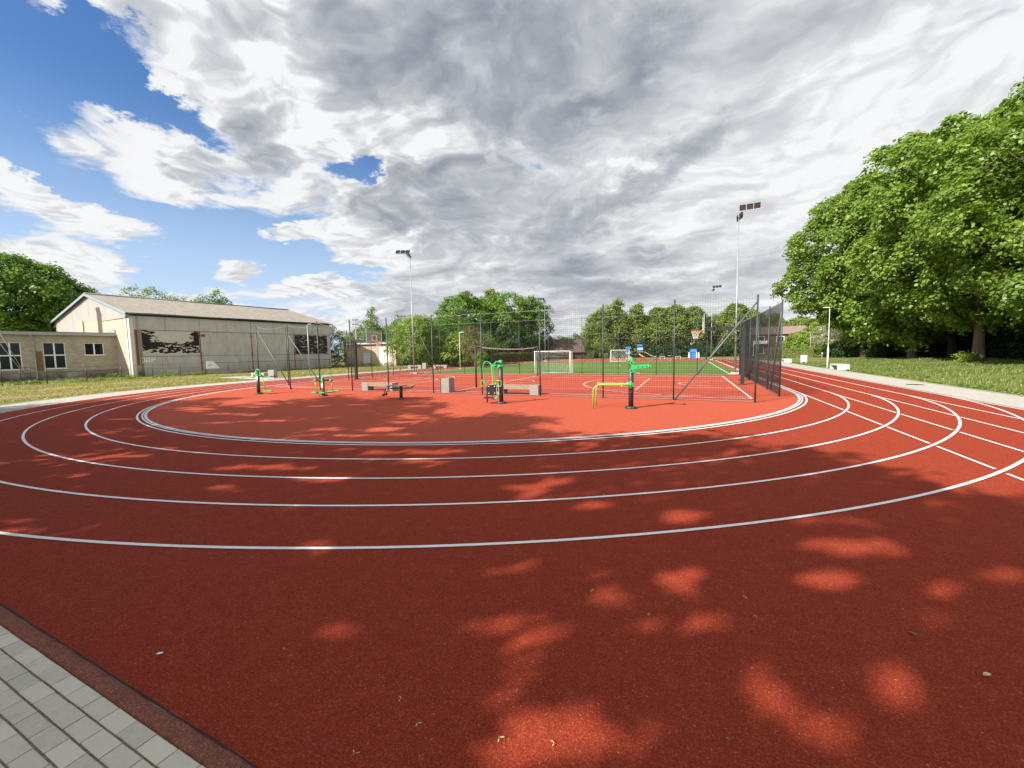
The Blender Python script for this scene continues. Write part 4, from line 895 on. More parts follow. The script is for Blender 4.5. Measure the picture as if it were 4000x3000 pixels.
# utility pole
t = thing('utility_pole', 'old wooden utility pole with two crossarms rising behind the brick shed', 'utility pole', (-57.2, 60.5, 0)); m = MB(); m.tube([(0, 0, 0), (0, 0, 8.6)], [.13, .1], 10); m.tube([(.35, .3, 0), (.05, 0, 7)], .1, 8); m.build('pole', 'bark_birch', t, True)
for z in (8.4, 7.6): m = MB(); m.box(-.7, .7, -.05, .05, z, z+.1); [m.lathe([(.05, 0), (.06, .06), (.03, .14)], (x, 0, z+.1), 8) for x in (-.6, -.3, .3, .6)]; m.build('crossarm', 'wood_dark', t)

# houses in the distance
def house(label, loc, rz, w, d, eave, ridge, wall, roof, wins=(), chim=True, name='house'):
    t = thing(name, label, 'house', loc, rz); m = MB(); m.box(-w/2, w/2, -d/2, d/2, 0, eave)
    m.add([(-w/2, -d/2, eave), (-w/2, d/2, eave), (-w/2, 0, ridge)], [(0, 1, 2)]); m.add([(w/2, -d/2, eave), (w/2, d/2, eave), (w/2, 0, ridge)], [(0, 2, 1)]); m.build('wall', wall, t)
    m = MB(); e = .45
    for s in (-1, 1):
        y0_ = s*(d/2+e); z0_ = eave-e*(ridge-eave)/(d/2)
        v = [(-w/2-e, y0_, z0_), (w/2+e, y0_, z0_), (w/2+e, 0, ridge+.02), (-w/2-e, 0, ridge+.02)]; v2 = [(x, y, z+.14) for x, y, z in v]
        m.add(v+v2, [(0, 1, 2, 3), (7, 6, 5, 4), (0, 4, 5, 1), (1, 5, 6, 2), (3, 7, 4, 0)])
    rf = m.build('roof', roof, t)
    if chim: m = MB(); m.box(w*.2, w*.2+.6, -.3, .3, ridge-.6, ridge+.8); m.build('chimney', 'brick_red', rf)
    for (x, z, ww, hh) in wins:
        m = MB(); m.box(x-ww/2, x+ww/2, -d/2-.05, -d/2-.002, z, z+hh); wn = m.build('window', 'window_frame', t); m = MB(); m.box(x-ww/2+.1, x+ww/2-.1, -d/2-.07, -d/2-.052, z+.1, z+hh-.1); m.build('pane', 'dark_glass', wn)
    return t
house('dark brown roofed barn with a steep roof beyond the near goal and a clipped hedge', (-27.6, 98.5, 0), rad(25), 8.0, 7.0, 1.9, 4.7, 'wood_dark', 'tile_brown', chim=False, name='barn')
house('low brown tiled house roof under the big lime trees behind the volleyball net', (-39.5, 83.5, 0), rad(28), 9.5, 6.5, 1.7, 3.3, 'concrete_far', 'tile_brown', [(-2, .5, 1, .9), (1.5, .5, 1, .9)])
house('two-storey dark brick house with white balconies and a pinkish roof, seen through the right-hand net', (19.5, 113.0, 0), rad(-8), 10, 9, 5.0, 6.6, 'brick_red', 'tile_pink', [(-3.2, 3.1, 1.6, 1.4), (-3.2, .5, 1.6, 1.4), (.6, 3.1, 1.5, 1.3), (3.4, 3.1, 1.5, 1.3), (3.4, .5, 1.5, 1.3)])
house('house with a pale pinkish roof partly hidden by greenery, left of the blossoming tree', (30.0, 128.0, 0), rad(60), 9, 8, 3.0, 5.6, 'concrete_far', 'tile_pink')
t = bpy.data.objects['house.001']; m = MB(); m.box(-4.6, -1.8, -5.6, -4.51, 2.75, 2.9); m.box(-4.6, -1.8, -5.6, -5.52, 2.91, 3.5); m.box(-4.6, -4.4, -5.6, -5.4, 0, 2.74); m.build('balcony', 'white_paint', t)
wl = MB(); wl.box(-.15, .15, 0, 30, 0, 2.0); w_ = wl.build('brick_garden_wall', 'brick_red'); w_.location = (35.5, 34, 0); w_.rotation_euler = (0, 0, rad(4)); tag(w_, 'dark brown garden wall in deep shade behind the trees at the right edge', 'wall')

# playground beyond the pitch
def tower(t, x, y, roofz, deck):
    m = MB()
    for a in (-.55, .55):
        for b in (-.55, .55): m.box(x+a-.05, x+a+.05, y+b-.05, y+b+.05, 0, roofz)
    m.build('tower_frame', 'wood_dark', t); m = MB(); m.box(x-.6, x+.6, y-.6, y+.6, deck-.08, deck); m.build('deck', 'wood_slat', t)
    m = MB(); m.add([(x-.62, y-.65, roofz), (x+.62, y-.65, roofz), (x+.62, y+.65, roofz), (x-.62, y+.65, roofz), (x-.5, y, roofz+.5), (x+.5, y, roofz+.5)], [(0, 1, 5, 4), (1, 2, 5), (2, 3, 4, 5), (3, 0, 4), (3, 2, 1, 0)]); m.build('roof', 'play_blue', t)
t = thing('playground_tower', 'climbing frame with two blue roofed towers, a steel slide and a yellow slide', 'playground', (-12.2, 98.5, 0), rad(12))
tower(t, 0, 0, 2.2, 1.1); tower(t, 2.6, .4, 2.7, 1.4)
m = MB(); m.box(-.62, .62, -.66, -.6, 1.1, 1.6); m.box(1.98, 3.22, -.24, -.2, 1.4, 1.95); m.build('panel', 'play_blue', t); m = MB(); m.box(2.0, 3.2, -.25, -.21, 1.96, 2.4); m.build('sign_panel', 'concrete_white', t)
m = MB(); v = []; P_ = [(3.2, 1.42), (4.0, 1.15), (5.0, .5), (5.7, .22), (6.4, .18)]
for x, z in P_: v += [(x, .15, z+.22), (x, .15, z), (x, .65, z), (x, .65, z+.22)]
m.add(v, [(4*i+k, 4*i+k+1, 4*i+5+k, 4*i+4+k) for i in range(4) for k in range(3)]); m.build('slide', 'slide_steel', t)
m = MB(); m.tube([(2.3, -.7, 1.0), (2.9, -1.1, .5), (3.7, -1.3, .12)], .12, 8); m.build('yellow_slide', 'play_yellow', t, True); m = MB(); m.tube([(-.6, -.7, 1.15), (.7, -.7, 1.15)], .06, 8); m.tube([(.6, 0, 1.5), (1.3, .2, 1.55), (2.0, .4, 1.85)], .04, 6); m.tube([(.6, 0, 1.0), (1.3, .2, .8), (2.0, .4, .95)], .05, 6); m.build('bridge', 'play_yellow', t, True)
m = MB()
for k in range(6): m.tube([(-1.6, -.3, .2+k*.25), (-.6, -.3, .5+k*.25)], .02, 5)
m.tube([(-2.6, -.3, 2.0), (-.6, -.3, 2.0)], .04, 6); m.tube([(-2.6, -.3, 0), (-2.6, -.3, 2.0)], .04, 6); m.build('climbing_bars', 'dark_steel', t, True)
t = thing('play_house', 'small blue roofed play house with white figures left of the distant hoop', 'play house', (1.6, 98.5, 0), rad(-5)); m = MB(); m.box(-.6, .6, -.5, .5, 0, 1.2); m.build('cabin', 'play_blue', t); m = MB(); m.add([(-.75, -.6, 1.2), (.75, -.6, 1.2), (.75, .6, 1.2), (-.75, .6, 1.2), (-.6, 0, 1.9), (.6, 0, 1.9)], [(0, 1, 5, 4), (1, 2, 5), (2, 3, 4, 5), (3, 0, 4)]); m.build('roof', 'play_blue', t)
m = MB()
for x in (-.8, .75, 1.1): m.bev(x-.16, x+.16, -.7, -.62, 0, .95, .05); m.lathe([(.02, .95), (.16, 1.03), (.16, 1.12), (.03, 1.25)], (x, -.66, 0), 10)
m.build('figure_panel', 'white_paint', t)
t = thing('swing_frame', 'brown swing frame with a pale seat right of the long slide in the playground', 'swing', (-4.6, 99.5, 0), rad(5)); m = MB()
for x in (0, 2.6):
    for y in (-.7, .7): m.tube([(x, y, 0), (x, 0, 2.2)], .05, 6)
m.tube([(-.1, 0, 2.2), (2.7, 0, 2.2)], .05, 6); m.build('frame', 'wood_dark', t, True); m = MB(); m.tube([(1.0, 0, 2.2), (1.0, 0, .55)], .01, 4); m.tube([(1.5, 0, 2.2), (1.5, 0, .55)], .01, 4); m.build('chain', 'dark_steel', t); m = MB(); m.box(.95, 1.55, -.12, .12, .5, .55); m.build('seat', 'white_paint', t)

def barrier(label, x):
    t = thing('low_barrier', label, 'barrier', (x, 88.0, 0), 0, 'small white barriers at the far end of the track'); m = MB(); m.tube([(0, 0, 0), (0, 0, .5), (.9, 0, .5), (.9, 0, 0)], .045, 6); m.build('rail', 'white_paint', t); return t
for x in (-14.6, -11.2): barrier('small white barrier on the red surface behind the far goal', x)
for x in (-4.7, -1.8): barrier('small white barrier on the red surface behind the far goal', x)

# car and bins by the right-hand houses
t = thing('parked_car', 'dark red hatchback seen from behind, parked by the green fence under the blossoming tree', 'car', (21.9, 82.5, 0), rad(-5))
m = MB(); pr = [(-.85, .25), (-.88, .75), (-.82, 1.0), (.82, 1.0), (.88, .75), (.85, .25)]
v = []
for y, sx, dz in ((-2.0, .96, 0), (-1.8, 1, .02), (1.4, 1, -.05), (2.1, .9, -.2)): v += [(x*sx, y, z+(dz if z > .5 else 0)) for x, z in pr]
m.add(v, [tuple(range(5, -1, -1)), tuple(range(18, 24))]+[(6*i+k, 6*i+(k+1) % 6, 6*i+6+(k+1) % 6, 6*i+6+k) for i in range(3) for k in range(6)])
m.add([(-.78, -1.95, 1.0), (.78, -1.95, 1.0), (.62, -1.5, 1.46), (-.62, -1.5, 1.46), (-.62, .5, 1.46), (.62, .5, 1.46), (.78, 1.2, 1.0), (-.78, 1.2, 1.0)], [(0, 1, 2, 3), (3, 2, 5, 4), (4, 5, 6, 7), (1, 6, 5, 2), (0, 3, 4, 7)]); m.build('body', 'car_red', t)
m = MB(); m.add([(-.66, -1.93, 1.06), (.66, -1.93, 1.06), (.54, -1.58, 1.40), (-.54, -1.58, 1.40)], [(0, 1, 2, 3)]); m.build('rear_window', 'car_glass', t)
for x in (-.78, .78):
    for y in (-1.25, 1.3): m = MB(); m.tube([(x-.1, y, .31), (x+.1, y, .31)], .31, 16); wh = m.build('wheel', 'black_rubber', t, True)
m = MB(); m.box(-.26, .26, -2.03, -2.005, .58, .70); m.build('number_plate', 'plate_white', t)
for x in (-.7, .7): m = MB(); m.box(x-.12, x+.12, -2.02, -1.98, .72, .9); m.build('tail_light', 'hoop_orange', t)
t = thing('panel_fence', 'green panel fence with a yellow top rail beside the parked car', 'fence', (24.0, 83.0, 0), rad(-8)); m = MB()
for k in range(24): m.box(k*.3, k*.3+.22, -.02, .02, .05, 1.15)
m.build('panel', 'post_green', t); m = MB(); m.box(-.1, 7.3, -.05, .05, 1.16, 1.26); m.build('rail', 'yellow_bar', t)

# ------------------------------------------------------------------ vegetation
def leaf_arrays(cent, nrm, size, rng, aspect=.8):
    """one bent leaf (two triangles sharing the midrib) per centre"""
    n = len(cent); t = rng.normal(size=(n, 3)); t -= (t*nrm).sum(1)[:, None]*nrm; t /= np.linalg.norm(t, axis=1)[:, None]+1e-9
    b = np.cross(nrm, t); s = size*rng.uniform(.6, 1.3, n)[:, None]; fold = rng.uniform(-.05, .35, n)[:, None]
    v = np.empty((n, 4, 3)); v[:, 0] = cent-t*s*.5; v[:, 1] = cent+b*s*.5*aspect-nrm*s*fold*.5; v[:, 2] = cent+t*s*.5-nrm*s*fold*.3; v[:, 3] = cent-b*s*.5*aspect-nrm*s*fold*.5
    return v
def leaf_mesh(name, V, tone, mat):
    n = len(V); me = bpy.data.meshes.new(name); me.vertices.add(4*n); me.vertices.foreach_set('co', V.reshape(-1).astype(np.float32))
    idx = np.arange(4*n).reshape(n, 4); f = idx.astype(np.int32)
    me.loops.add(4*n); me.loops.foreach_set('vertex_index', f.reshape(-1)); me.polygons.add(n)
    me.polygons.foreach_set('loop_start', np.arange(0, 4*n, 4, dtype=np.int32)); me.update(calc_edges=True)
    at = me.attributes.new('tone', 'FLOAT', 'FACE'); at.data.foreach_set('value', tone.astype(np.float32)); me.materials.append(MATS[mat]); return me
def crown_points(rng, lobes, per, spread, flat, nleaf, droop=.25):
    """lobes: (centre, radius) list; clusters sit on the outer side of each lobe; leaves gather round each cluster"""
    C = []; Nn = []; T = []
    cc = np.mean([l[0] for l in lobes], axis=0)
    for c, r in lobes:
        c = np.array(c); k = max(4, int(per*r*r)); d = rng.normal(size=(k, 3)); out = c-cc; out = out/(np.linalg.norm(out)+1e-6)
        d += out*.7; d[:, 2] += .25; d /= np.linalg.norm(d, axis=1)[:, None]
        q = c+d*(r*rng.uniform(.72, 1.05, k))[:, None]*np.array([1, 1, .85]); lt = rng.uniform(0, 1, 1)[0]
        for i in range(k):
            o = rng.normal(size=(nleaf, 3))*np.array([spread, spread, spread*flat]); p = q[i]+o; p[:, 2] -= (o[:, 0]**2+o[:, 1]**2)/(spread+1e-6)*droop
            nn = d[i]*.7+np.array([0, 0, .55])+rng.normal(size=(nleaf, 3))*.42; nn /= np.linalg.norm(nn, axis=1)[:, None]
            C.append(p); Nn.append(nn); T.append(np.clip(.35*rng.uniform(0, 1)+.22*lt+.45*rng.uniform(0, 1, nleaf), 0, 1))
    return np.concatenate(C), np.concatenate(Nn), np.concatenate(T)
# openings between the boughs of the trees behind the photographer, given by where the sun falls through them to the ground
GAPS = [(0.45, 2.85, 0.1, 0.04, 0.02, 0.14), (0.55, 2.67, 0.12, 0.05, 0.02, 0.12), (0.71, 2.59, 0.13, 0.05, 0.03, 0.13), (0.77, 2.44, 0.08, 0.03, 0.04, 0.13), (1.23, 3.16, 0.1, 0.04, 0.07, 0.18), (1.25, 2.98, 0.08, 0.03, 0.06, 0.16), (-0.47, 2.08, 0.22, 0.09, -0.03, 0.14), (-0.84, 1.77, 0.16, 0.06, -0.04, 0.1), (-1.01, 2.27, 0.09, 0.04, -0.09, 0.21), (-0.97, 2.48, 0.13, 0.05, -0.04, 0.11), (-1.08, 2.78, 0.2, 0.08, -0.04, 0.11), (-0.62, 3.62, 0.11, 0.04, -0.02, 0.13), (-0.48, 3.38, 0.14, 0.05, -0.01, 0.09), (-0.05, 3.9, 0.19, 0.07, -0.0, 0.16), (0.07, 3.73, 0.1, 0.04, 0.0, 0.1), (1.63, 5.18, 0.41, 0.16, 0.05, 0.15), (1.74, 5.04, 0.23, 0.09, 0.04, 0.12), (1.21, 4.39, 0.25, 0.1, 0.03, 0.13), (1.26, 4.23, 0.14, 0.05, 0.03, 0.09), (0.02, 5.4, 0.23, 0.09, -0.0, 0.19), (-2.19, 5.73, 0.22, 0.08, -0.06, 0.15), (-1.89, 5.45, 0.21, 0.07, -0.05, 0.14), (-1.84, 6.19, 0.19, 0.07, -0.04, 0.15), (2.5, 4.88, 0.29, 0.11, 0.07, 0.14), (-3.66, 3.12, 0.16, 0.06, -0.09, 0.08), (2.08, 4.51, 0.14, 0.05, 0.04, 0.1), (-7.24, 5.15, 0.66, 0.23, -0.17, 0.12), (-8.03, 2.29, 0.3, 0.11, -0.16, 0.05), (-7.43, 2.15, 0.28, 0.1, -0.11, 0.03), (-6.93, 4.1, 0.2, 0.07, -0.11, 0.07), (-5.63, 4.98, 0.33, 0.12, -0.09, 0.09), (-5.97, 6.82, 0.32, 0.11, -0.13, 0.15), (-4.82, 7.21, 0.47, 0.16, -0.09, 0.13), (-4.65, 6.52, 0.29, 0.1, -0.07, 0.1), (-1.15, 5.29, 0.13, 0.05, -0.02, 0.09), (-2.28, 2.19, 0.11, 0.04, -0.06, 0.06), (-5.03, 2.42, 0.05, 0.02, -0.04, 0.02), (1.78, 3.96, 0.16, 0.06, 0.05, 0.11), (-0.29, 3.09, 0.11, 0.04, -0.01, 0.07), (-6.5, 4.06, 0.16, 0.06, -0.1, 0.06)]
def open_gaps(c, n, t, pos):
    k = 1/math.tan(rad(SUN_EL)); gx = c[:, 0]+pos[0]+c[:, 2]*k*math.cos(rad(SUN_AZ)); gy = c[:, 1]+pos[1]+c[:, 2]*k*math.sin(rad(SUN_AZ)); keep = np.ones(len(c), bool)
    rg = np.random.default_rng(77)
    for (cx, cy, ax, ay, bx, by) in GAPS+[(rg.uniform(-19, -5), rg.uniform(7.5, 13.5), .35, .1, .03, .14) for _ in range(30)]+[(rg.uniform(-14, 2.5), rg.uniform(2, 7), .14, .05, .0, .08) for _ in range(10)]:
        det = ax*by-ay*bx; u = ((gx-cx)*by-(gy-cy)*bx)/det; v = ((gy-cy)*ax-(gx-cx)*ay)/det; e = .10/max(.04, min(math.hypot(ax, ay), math.hypot(bx, by)))
        keep &= (u*u+v*v) > (1.12+.85*e+.25*np.sin(3*np.arctan2(v, u)+cx*9)+.15*np.sin(7*np.arctan2(v, u)+cy*5))**2
    return c[keep], n[keep], t[keep]
def make_lobes(rng, H, z0, R, n, shape='round', lr=.3, elong=(1, 1)):
    L = []; zc = (H+z0)/2; hz = (H-z0)/2
    for i in range(n):
        u = (i+.5)/n; cz = 1-2*u; a = i*2.39996+rng.uniform(-.4, .4)
        if shape == 'cone': rr = R*(.16+.84*((1-cz)/2)**.8)*rng.uniform(.75, 1.0); cz2 = cz
        elif shape == 'egg': rr = R*math.sqrt(max(0, 1-cz*cz))*(1-.32*cz)*rng.uniform(.7, 1.08); cz2 = cz
        elif shape == 'column': rr = R*(1-abs(cz)**5)*rng.uniform(.55, 1.0); cz2 = cz
        else: rr = R*math.sqrt(max(0, 1-abs(cz)**2.3))*rng.uniform(.78, 1.05); cz2 = cz*rng.uniform(.9, 1.03)
        r = lr*R*rng.uniform(.7, 1.25)*(1 if shape != 'cone' else (.55+.5*(1-cz)/2))
        L.append(((rr-r*.5)*math.cos(a)*elong[0] if rr > r*.5 else 0, (rr-r*.5)*math.sin(a)*elong[1] if rr > r*.5 else 0, zc+cz2*(hz-r*.8)) ); L[-1] = (L[-1], r)
    k = max(2, n//5)
    for i in range(k): L.append(((rng.uniform(-.4, .4)*R, rng.uniform(-.4, .4)*R, zc+rng.uniform(-.6, .5)*hz), R*lr*1.5))
    return L
def trunk_mb(rng, H, z0, R, tr, lobes, nl=14, lean=(0, 0), fork=.55):
    m = MB(); top = z0+(H-z0)*fork; pts = []; k = 9
    for i in range(k):
        u = i/(k-1); pts.append((lean[0]*u*u+math.sin(u*5+1)*tr*.35*u, lean[1]*u*u+math.cos(u*4)*tr*.3*u, u*top))
    rs = [tr*1.55, tr*1.08, tr, tr*.92, tr*.84, tr*.74, tr*.62, tr*.48, tr*.3]; pts[0] = (pts[0][0], pts[0][1], -.5); m.tube(pts, rs, 12)
    idx = rng.permutation(len(lobes))[:nl]
    for i in idx:
        c, r = lobes[i]; u = min(.97, max(.35, (c[2]-z0*.2)/top*.62)); q = pts[int(u*(k-1))]; q = Vector(q); e = Vector(c); md = q.lerp(e, .5)+Vector((0, 0, -.05*R)); r0 = tr*.38*(1.1-u*.5)
        m.tube([q, q.lerp(md, .6), md, e], [r0, r0*.8, r0*.55, r0*.2], 6, False)
        for j in range(2):
            d = Vector(rng.normal(size=3))*r*.6; m.tube([md, md.lerp(e+d, .6), e+d], [r0*.4, r0*.28, r0*.1], 5, False)
    return m
def tree(name, label, pos, H, z0, R, seed, leaf='leaf_linden', shape='round', nl=26, lr=.34, per=6.5, nleaf=26, size=.24, spread=.3, flat=.55, tr=.28, bark='bark', group=None, cat='tree', lean=(0, 0), rz=0, elong=(1, 1), fork=.55, z=0, gaps=False, skirt=None):
    rng = np.random.default_rng(seed); t = thing(name, label, cat, (pos[0], pos[1], z), rz, group)
    L = make_lobes(rng, H, z0, R, nl, shape, lr, elong)
    if skirt: L = [l for l in L if not (l[0][0]*skirt[0]+l[0][1]*skirt[1] > skirt[3]*R and l[0][2]-l[1] < skirt[2])]
    c, n, tn = crown_points(rng, L, per, spread, flat, nleaf)
    if gaps: c, n, tn = open_gaps(c, n, tn, pos)
    me = leaf_mesh('crown', leaf_arrays(c, n, size, rng), tn, leaf); o = bpy.data.objects.new('crown', me); COL.objects.link(o); o.parent = t
    if tr > 0: trunk_mb(rng, H, z0, R, tr, L, lean=lean, fork=fork).build('trunk', bark, t, True)
    return t
G1 = 'big maples on the grassy bank to the right'
mp = dict(leaf='leaf_maple', nl=84, lr=.195, per=11.5, nleaf=23, size=.33, spread=.32, tr=.33, z=.35, cat='tree')
tree('maple_tree', 'maple near the right edge with its trunk foot lit by the sun', (23.8, 49.5), 21.8, 2.8, 8.4, 11, group=G1, bark='bark', lean=(-.5, 0), **mp)
tree('maple_tree', 'maple with a forked brown trunk in shade, behind and left of the sunlit trunk', (23.8, 61.0), 25.5, 1.6, 8.8, 12, group=G1, **mp)
tree('maple_tree', 'leftmost big maple of the bank, its crown reaching lowest and farthest over the paving', (22.2, 69.8), 23.0, 2.0, 9.6, 13, group=G1, skirt=(-.92, -.39, 6.0, .15), **mp)
tree('maple_tree', 'maple set farther back, its trunk half hidden between the forked trunk and the sunlit trunk', (28.5, 64.0), 23.0, 1.6, 8.5, 14, group=G1, **mp)
tree('maple_tree', 'closest maple, only the left side of its bright crown showing at the upper right corner', (24.5, 38.5), 20.0, 2.2, 8.0, 15, group=G1, **{**mp, 'size': .26, 'nleaf': 30})
tree('maple_tree', 'dark maple behind the sunlit trunk, filling the right edge of the bank', (33.0, 52.0), 22.0, .8, 8.0, 16, group=G1, **mp)
# understorey below the maples
def shrub(label, pos, H, R, seed, leaf='leaf_dark', group=None, size=.16, elong=(1, 1), rz=0, nl=16, name='shrub', per=9, nleaf=24, cat='shrub', z=0, z0=.05):
    return tree(name, label, pos, H, z0, R, seed, leaf=leaf, nl=nl, lr=.42, per=per, nleaf=nleaf, size=size, spread=.24, tr=.05, group=group, cat=cat, elong=elong, rz=rz, fork=.5, z=z)
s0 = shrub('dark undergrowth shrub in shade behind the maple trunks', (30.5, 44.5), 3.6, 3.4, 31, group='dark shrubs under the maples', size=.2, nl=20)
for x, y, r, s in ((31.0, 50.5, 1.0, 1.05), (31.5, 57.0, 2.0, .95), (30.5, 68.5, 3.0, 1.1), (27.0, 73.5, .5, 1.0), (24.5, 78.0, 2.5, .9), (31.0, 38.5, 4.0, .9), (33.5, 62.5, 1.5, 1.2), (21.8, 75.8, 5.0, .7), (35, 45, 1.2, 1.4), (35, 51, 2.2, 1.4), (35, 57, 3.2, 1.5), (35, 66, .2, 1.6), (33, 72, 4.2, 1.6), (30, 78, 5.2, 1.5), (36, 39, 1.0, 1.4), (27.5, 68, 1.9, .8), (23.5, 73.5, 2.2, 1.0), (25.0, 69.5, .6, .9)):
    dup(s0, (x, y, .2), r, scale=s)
shrub('light green basal shoots at the foot of the sunlit maple trunk', (22.9, 49.2), .9, .5, 40, 'leaf_lime', size=.16, nl=7, per=20, z=.4)
# left side
tree('chestnut_tree', 'dense dark chestnut rising behind the flat-roofed wing at the left edge', (-92.5, 29.0), 18.0, 2.5, 8.3, 50, leaf='leaf_linden', nl=60, lr=.26, per=5.5, nleaf=26, size=.42, spread=.5, tr=.4)
tree('ash_tree', 'broad sparse tree top showing above the ridge of the hall', (-101.5, 49.8), 17.0, 6, 5.4, 51, leaf='leaf_birch', nl=22, lr=.30, per=3.2, nleaf=20, size=.36, spread=.45, tr=.25)
tree('ash_tree', 'thin wispy tree top above the hall ridge, right of the broad one', (-96.2, 53.0), 15.0, 8, 3.2, 52, leaf='leaf_birch', nl=12, lr=.26, per=4, nleaf=12, size=.34, spread=.4, tr=.16)
tree('linden_tree', 'pointed bright green tree top above the far part of the hall roof', (-88.3, 55.5), 15.8, 5, 4.6, 53, shape='cone', nl=24, lr=.34, per=4.5, nleaf=22, size=.32, spread=.4, tr=.25)
tree('spruce_tree', 'pointed green conifer-like tree right behind the brick shed', (-53.3, 60.5), 10.7, 2, 2.9, 55, leaf='leaf_linden', shape='cone', nl=26, lr=.36, per=8, nleaf=20, size=.26, spread=.3, tr=.18)
tree('linden_tree', 'narrow tree right of the conifer-like one behind the shed', (-47.2, 60.5), 9.0, 1.5, 2.6, 56, nl=16, lr=.38, per=8, nleaf=22, size=.24, spread=.3, tr=.15)
bb = dict(per=9, nleaf=24, size=.2, nl=22)
shrub('overgrown hedge shrub between the hall and the brick shed', (-57.2, 54.3), 7.2, 2.6, 57, 'leaf_hedge', **bb)
shrub('bushy thicket behind the brick shed roof, left part', (-60.5, 66.0), 7.8, 4.2, 58, 'leaf_hedge', **bb)
shrub('tall thicket showing above the middle of the brick shed roof', (-53.5, 67.5), 8.4, 3.8, 68, 'leaf_hedge', **bb)
shrub('bushy thicket just right of the brick shed', (-43.5, 61.5), 6.4, 3.6, 59, 'leaf_linden', **bb)
shrub('large bright round bush behind the left floodlight mast', (-35.9, 49.8), 7.7, 3.6, 60, 'leaf_lime', per=11, nleaf=26, size=.2, nl=28)
shrub('tall leafy bush right of the round bush and behind the white lamp post', (-35.0, 56.5), 8.4, 3.9, 61, 'leaf_linden', **bb)
shrub('rounded light green bush left of the bronze tree', (-30.6, 52.5), 5.2, 2.9, 62, 'leaf_lime', **bb)
shrub('tall green bush at the back between the shed and the lime trees', (-43.0, 70.5), 9.6, 4.6, 63, 'leaf_hedge', size=.26, nl=24, per=7)
shrub('dense bush behind the white lamp post', (-31.5, 60.5), 5.6, 3.4, 64, 'leaf_linden', **bb)
tree('crab_apple_tree', 'small tree with bronze-pink foliage left of the volleyball net', (-26.6, 50.2), 6.1, 1.2, 1.9, 65, leaf='leaf_bronze', nl=16, lr=.36, per=12, nleaf=20, size=.16, spread=.22, tr=.09)
shrub('narrow yellow-green shrub under the bronze tree', (-25.3, 49.2), 2.6, .8, 66, 'leaf_lime', size=.12, nl=9, per=30)
tree('thuja_tree', 'slim dark green columnar conifer beside the low house', (-31.0, 64.0), 5.9, .3, .75, 67, leaf='leaf_hedge', shape='column', nl=16, lr=.7, per=24, nleaf=16, size=.14, spread=.14, tr=.06)
lm = dict(leaf='leaf_linden', nl=34, lr=.31, per=5.5, nleaf=24, size=.36, spread=.42, tr=.32)
GL = 'big lime trees behind the hedge'
tree('lime_tree', 'big round lime tree, leftmost of the tall group beyond the hedge', (-47.2, 84.5), 16.2, 2.5, 6.4, 70, group=GL, **lm)
tree('lime_tree', 'lime tree with a pointed lighter top, second of the tall group beyond the hedge', (-43.4, 91.5), 17.6, 3, 4.6, 71, group=GL, **{**lm, 'leaf': 'leaf_birch', 'shape': 'egg'})
tree('lime_tree', 'broad lime tree, third of the tall group beyond the hedge', (-37.6, 89.0), 16.2, 3, 5.6, 72, group=GL, **lm)
tree('lime_tree', 'lime tree at the right end of the tall group, left of the distant mast', (-33.6, 92.5), 15.6, 2, 4.4, 73, group=GL, **lm)
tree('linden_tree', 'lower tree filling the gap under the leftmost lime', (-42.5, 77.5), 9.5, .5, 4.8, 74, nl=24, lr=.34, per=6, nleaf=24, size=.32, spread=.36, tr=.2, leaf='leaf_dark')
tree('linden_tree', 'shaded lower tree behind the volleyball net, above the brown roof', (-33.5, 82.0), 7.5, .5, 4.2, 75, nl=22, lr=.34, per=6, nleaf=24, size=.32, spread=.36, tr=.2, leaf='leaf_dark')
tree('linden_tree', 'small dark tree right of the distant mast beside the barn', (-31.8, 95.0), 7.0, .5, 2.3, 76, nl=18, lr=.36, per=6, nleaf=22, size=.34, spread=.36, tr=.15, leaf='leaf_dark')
hz = tree('linden_tree', 'low far tree on the horizon left of the barn roof', (-36.5, 122.0), 6.6, .3, 4.6, 77, nl=16, lr=.36, per=4, nleaf=20, size=.45, spread=.5, tr=.15, leaf='leaf_hedge', group='low far trees on the horizon')
for i, (x, y, s, lb) in enumerate(((-28.5, 119.5, 1.12, 'low far tree above the barn roof'), (-22.0, 112.5, 1.05, 'low far tree just right of the barn roof'), (-45.0, 128.0, 1.1, 'low far tree behind the big lime trees'), (-17.5, 100.8, .62, 'low tree in front of the row at its left foot'))): dup(hz, (x, y, 0), i*1.7, lb, s)
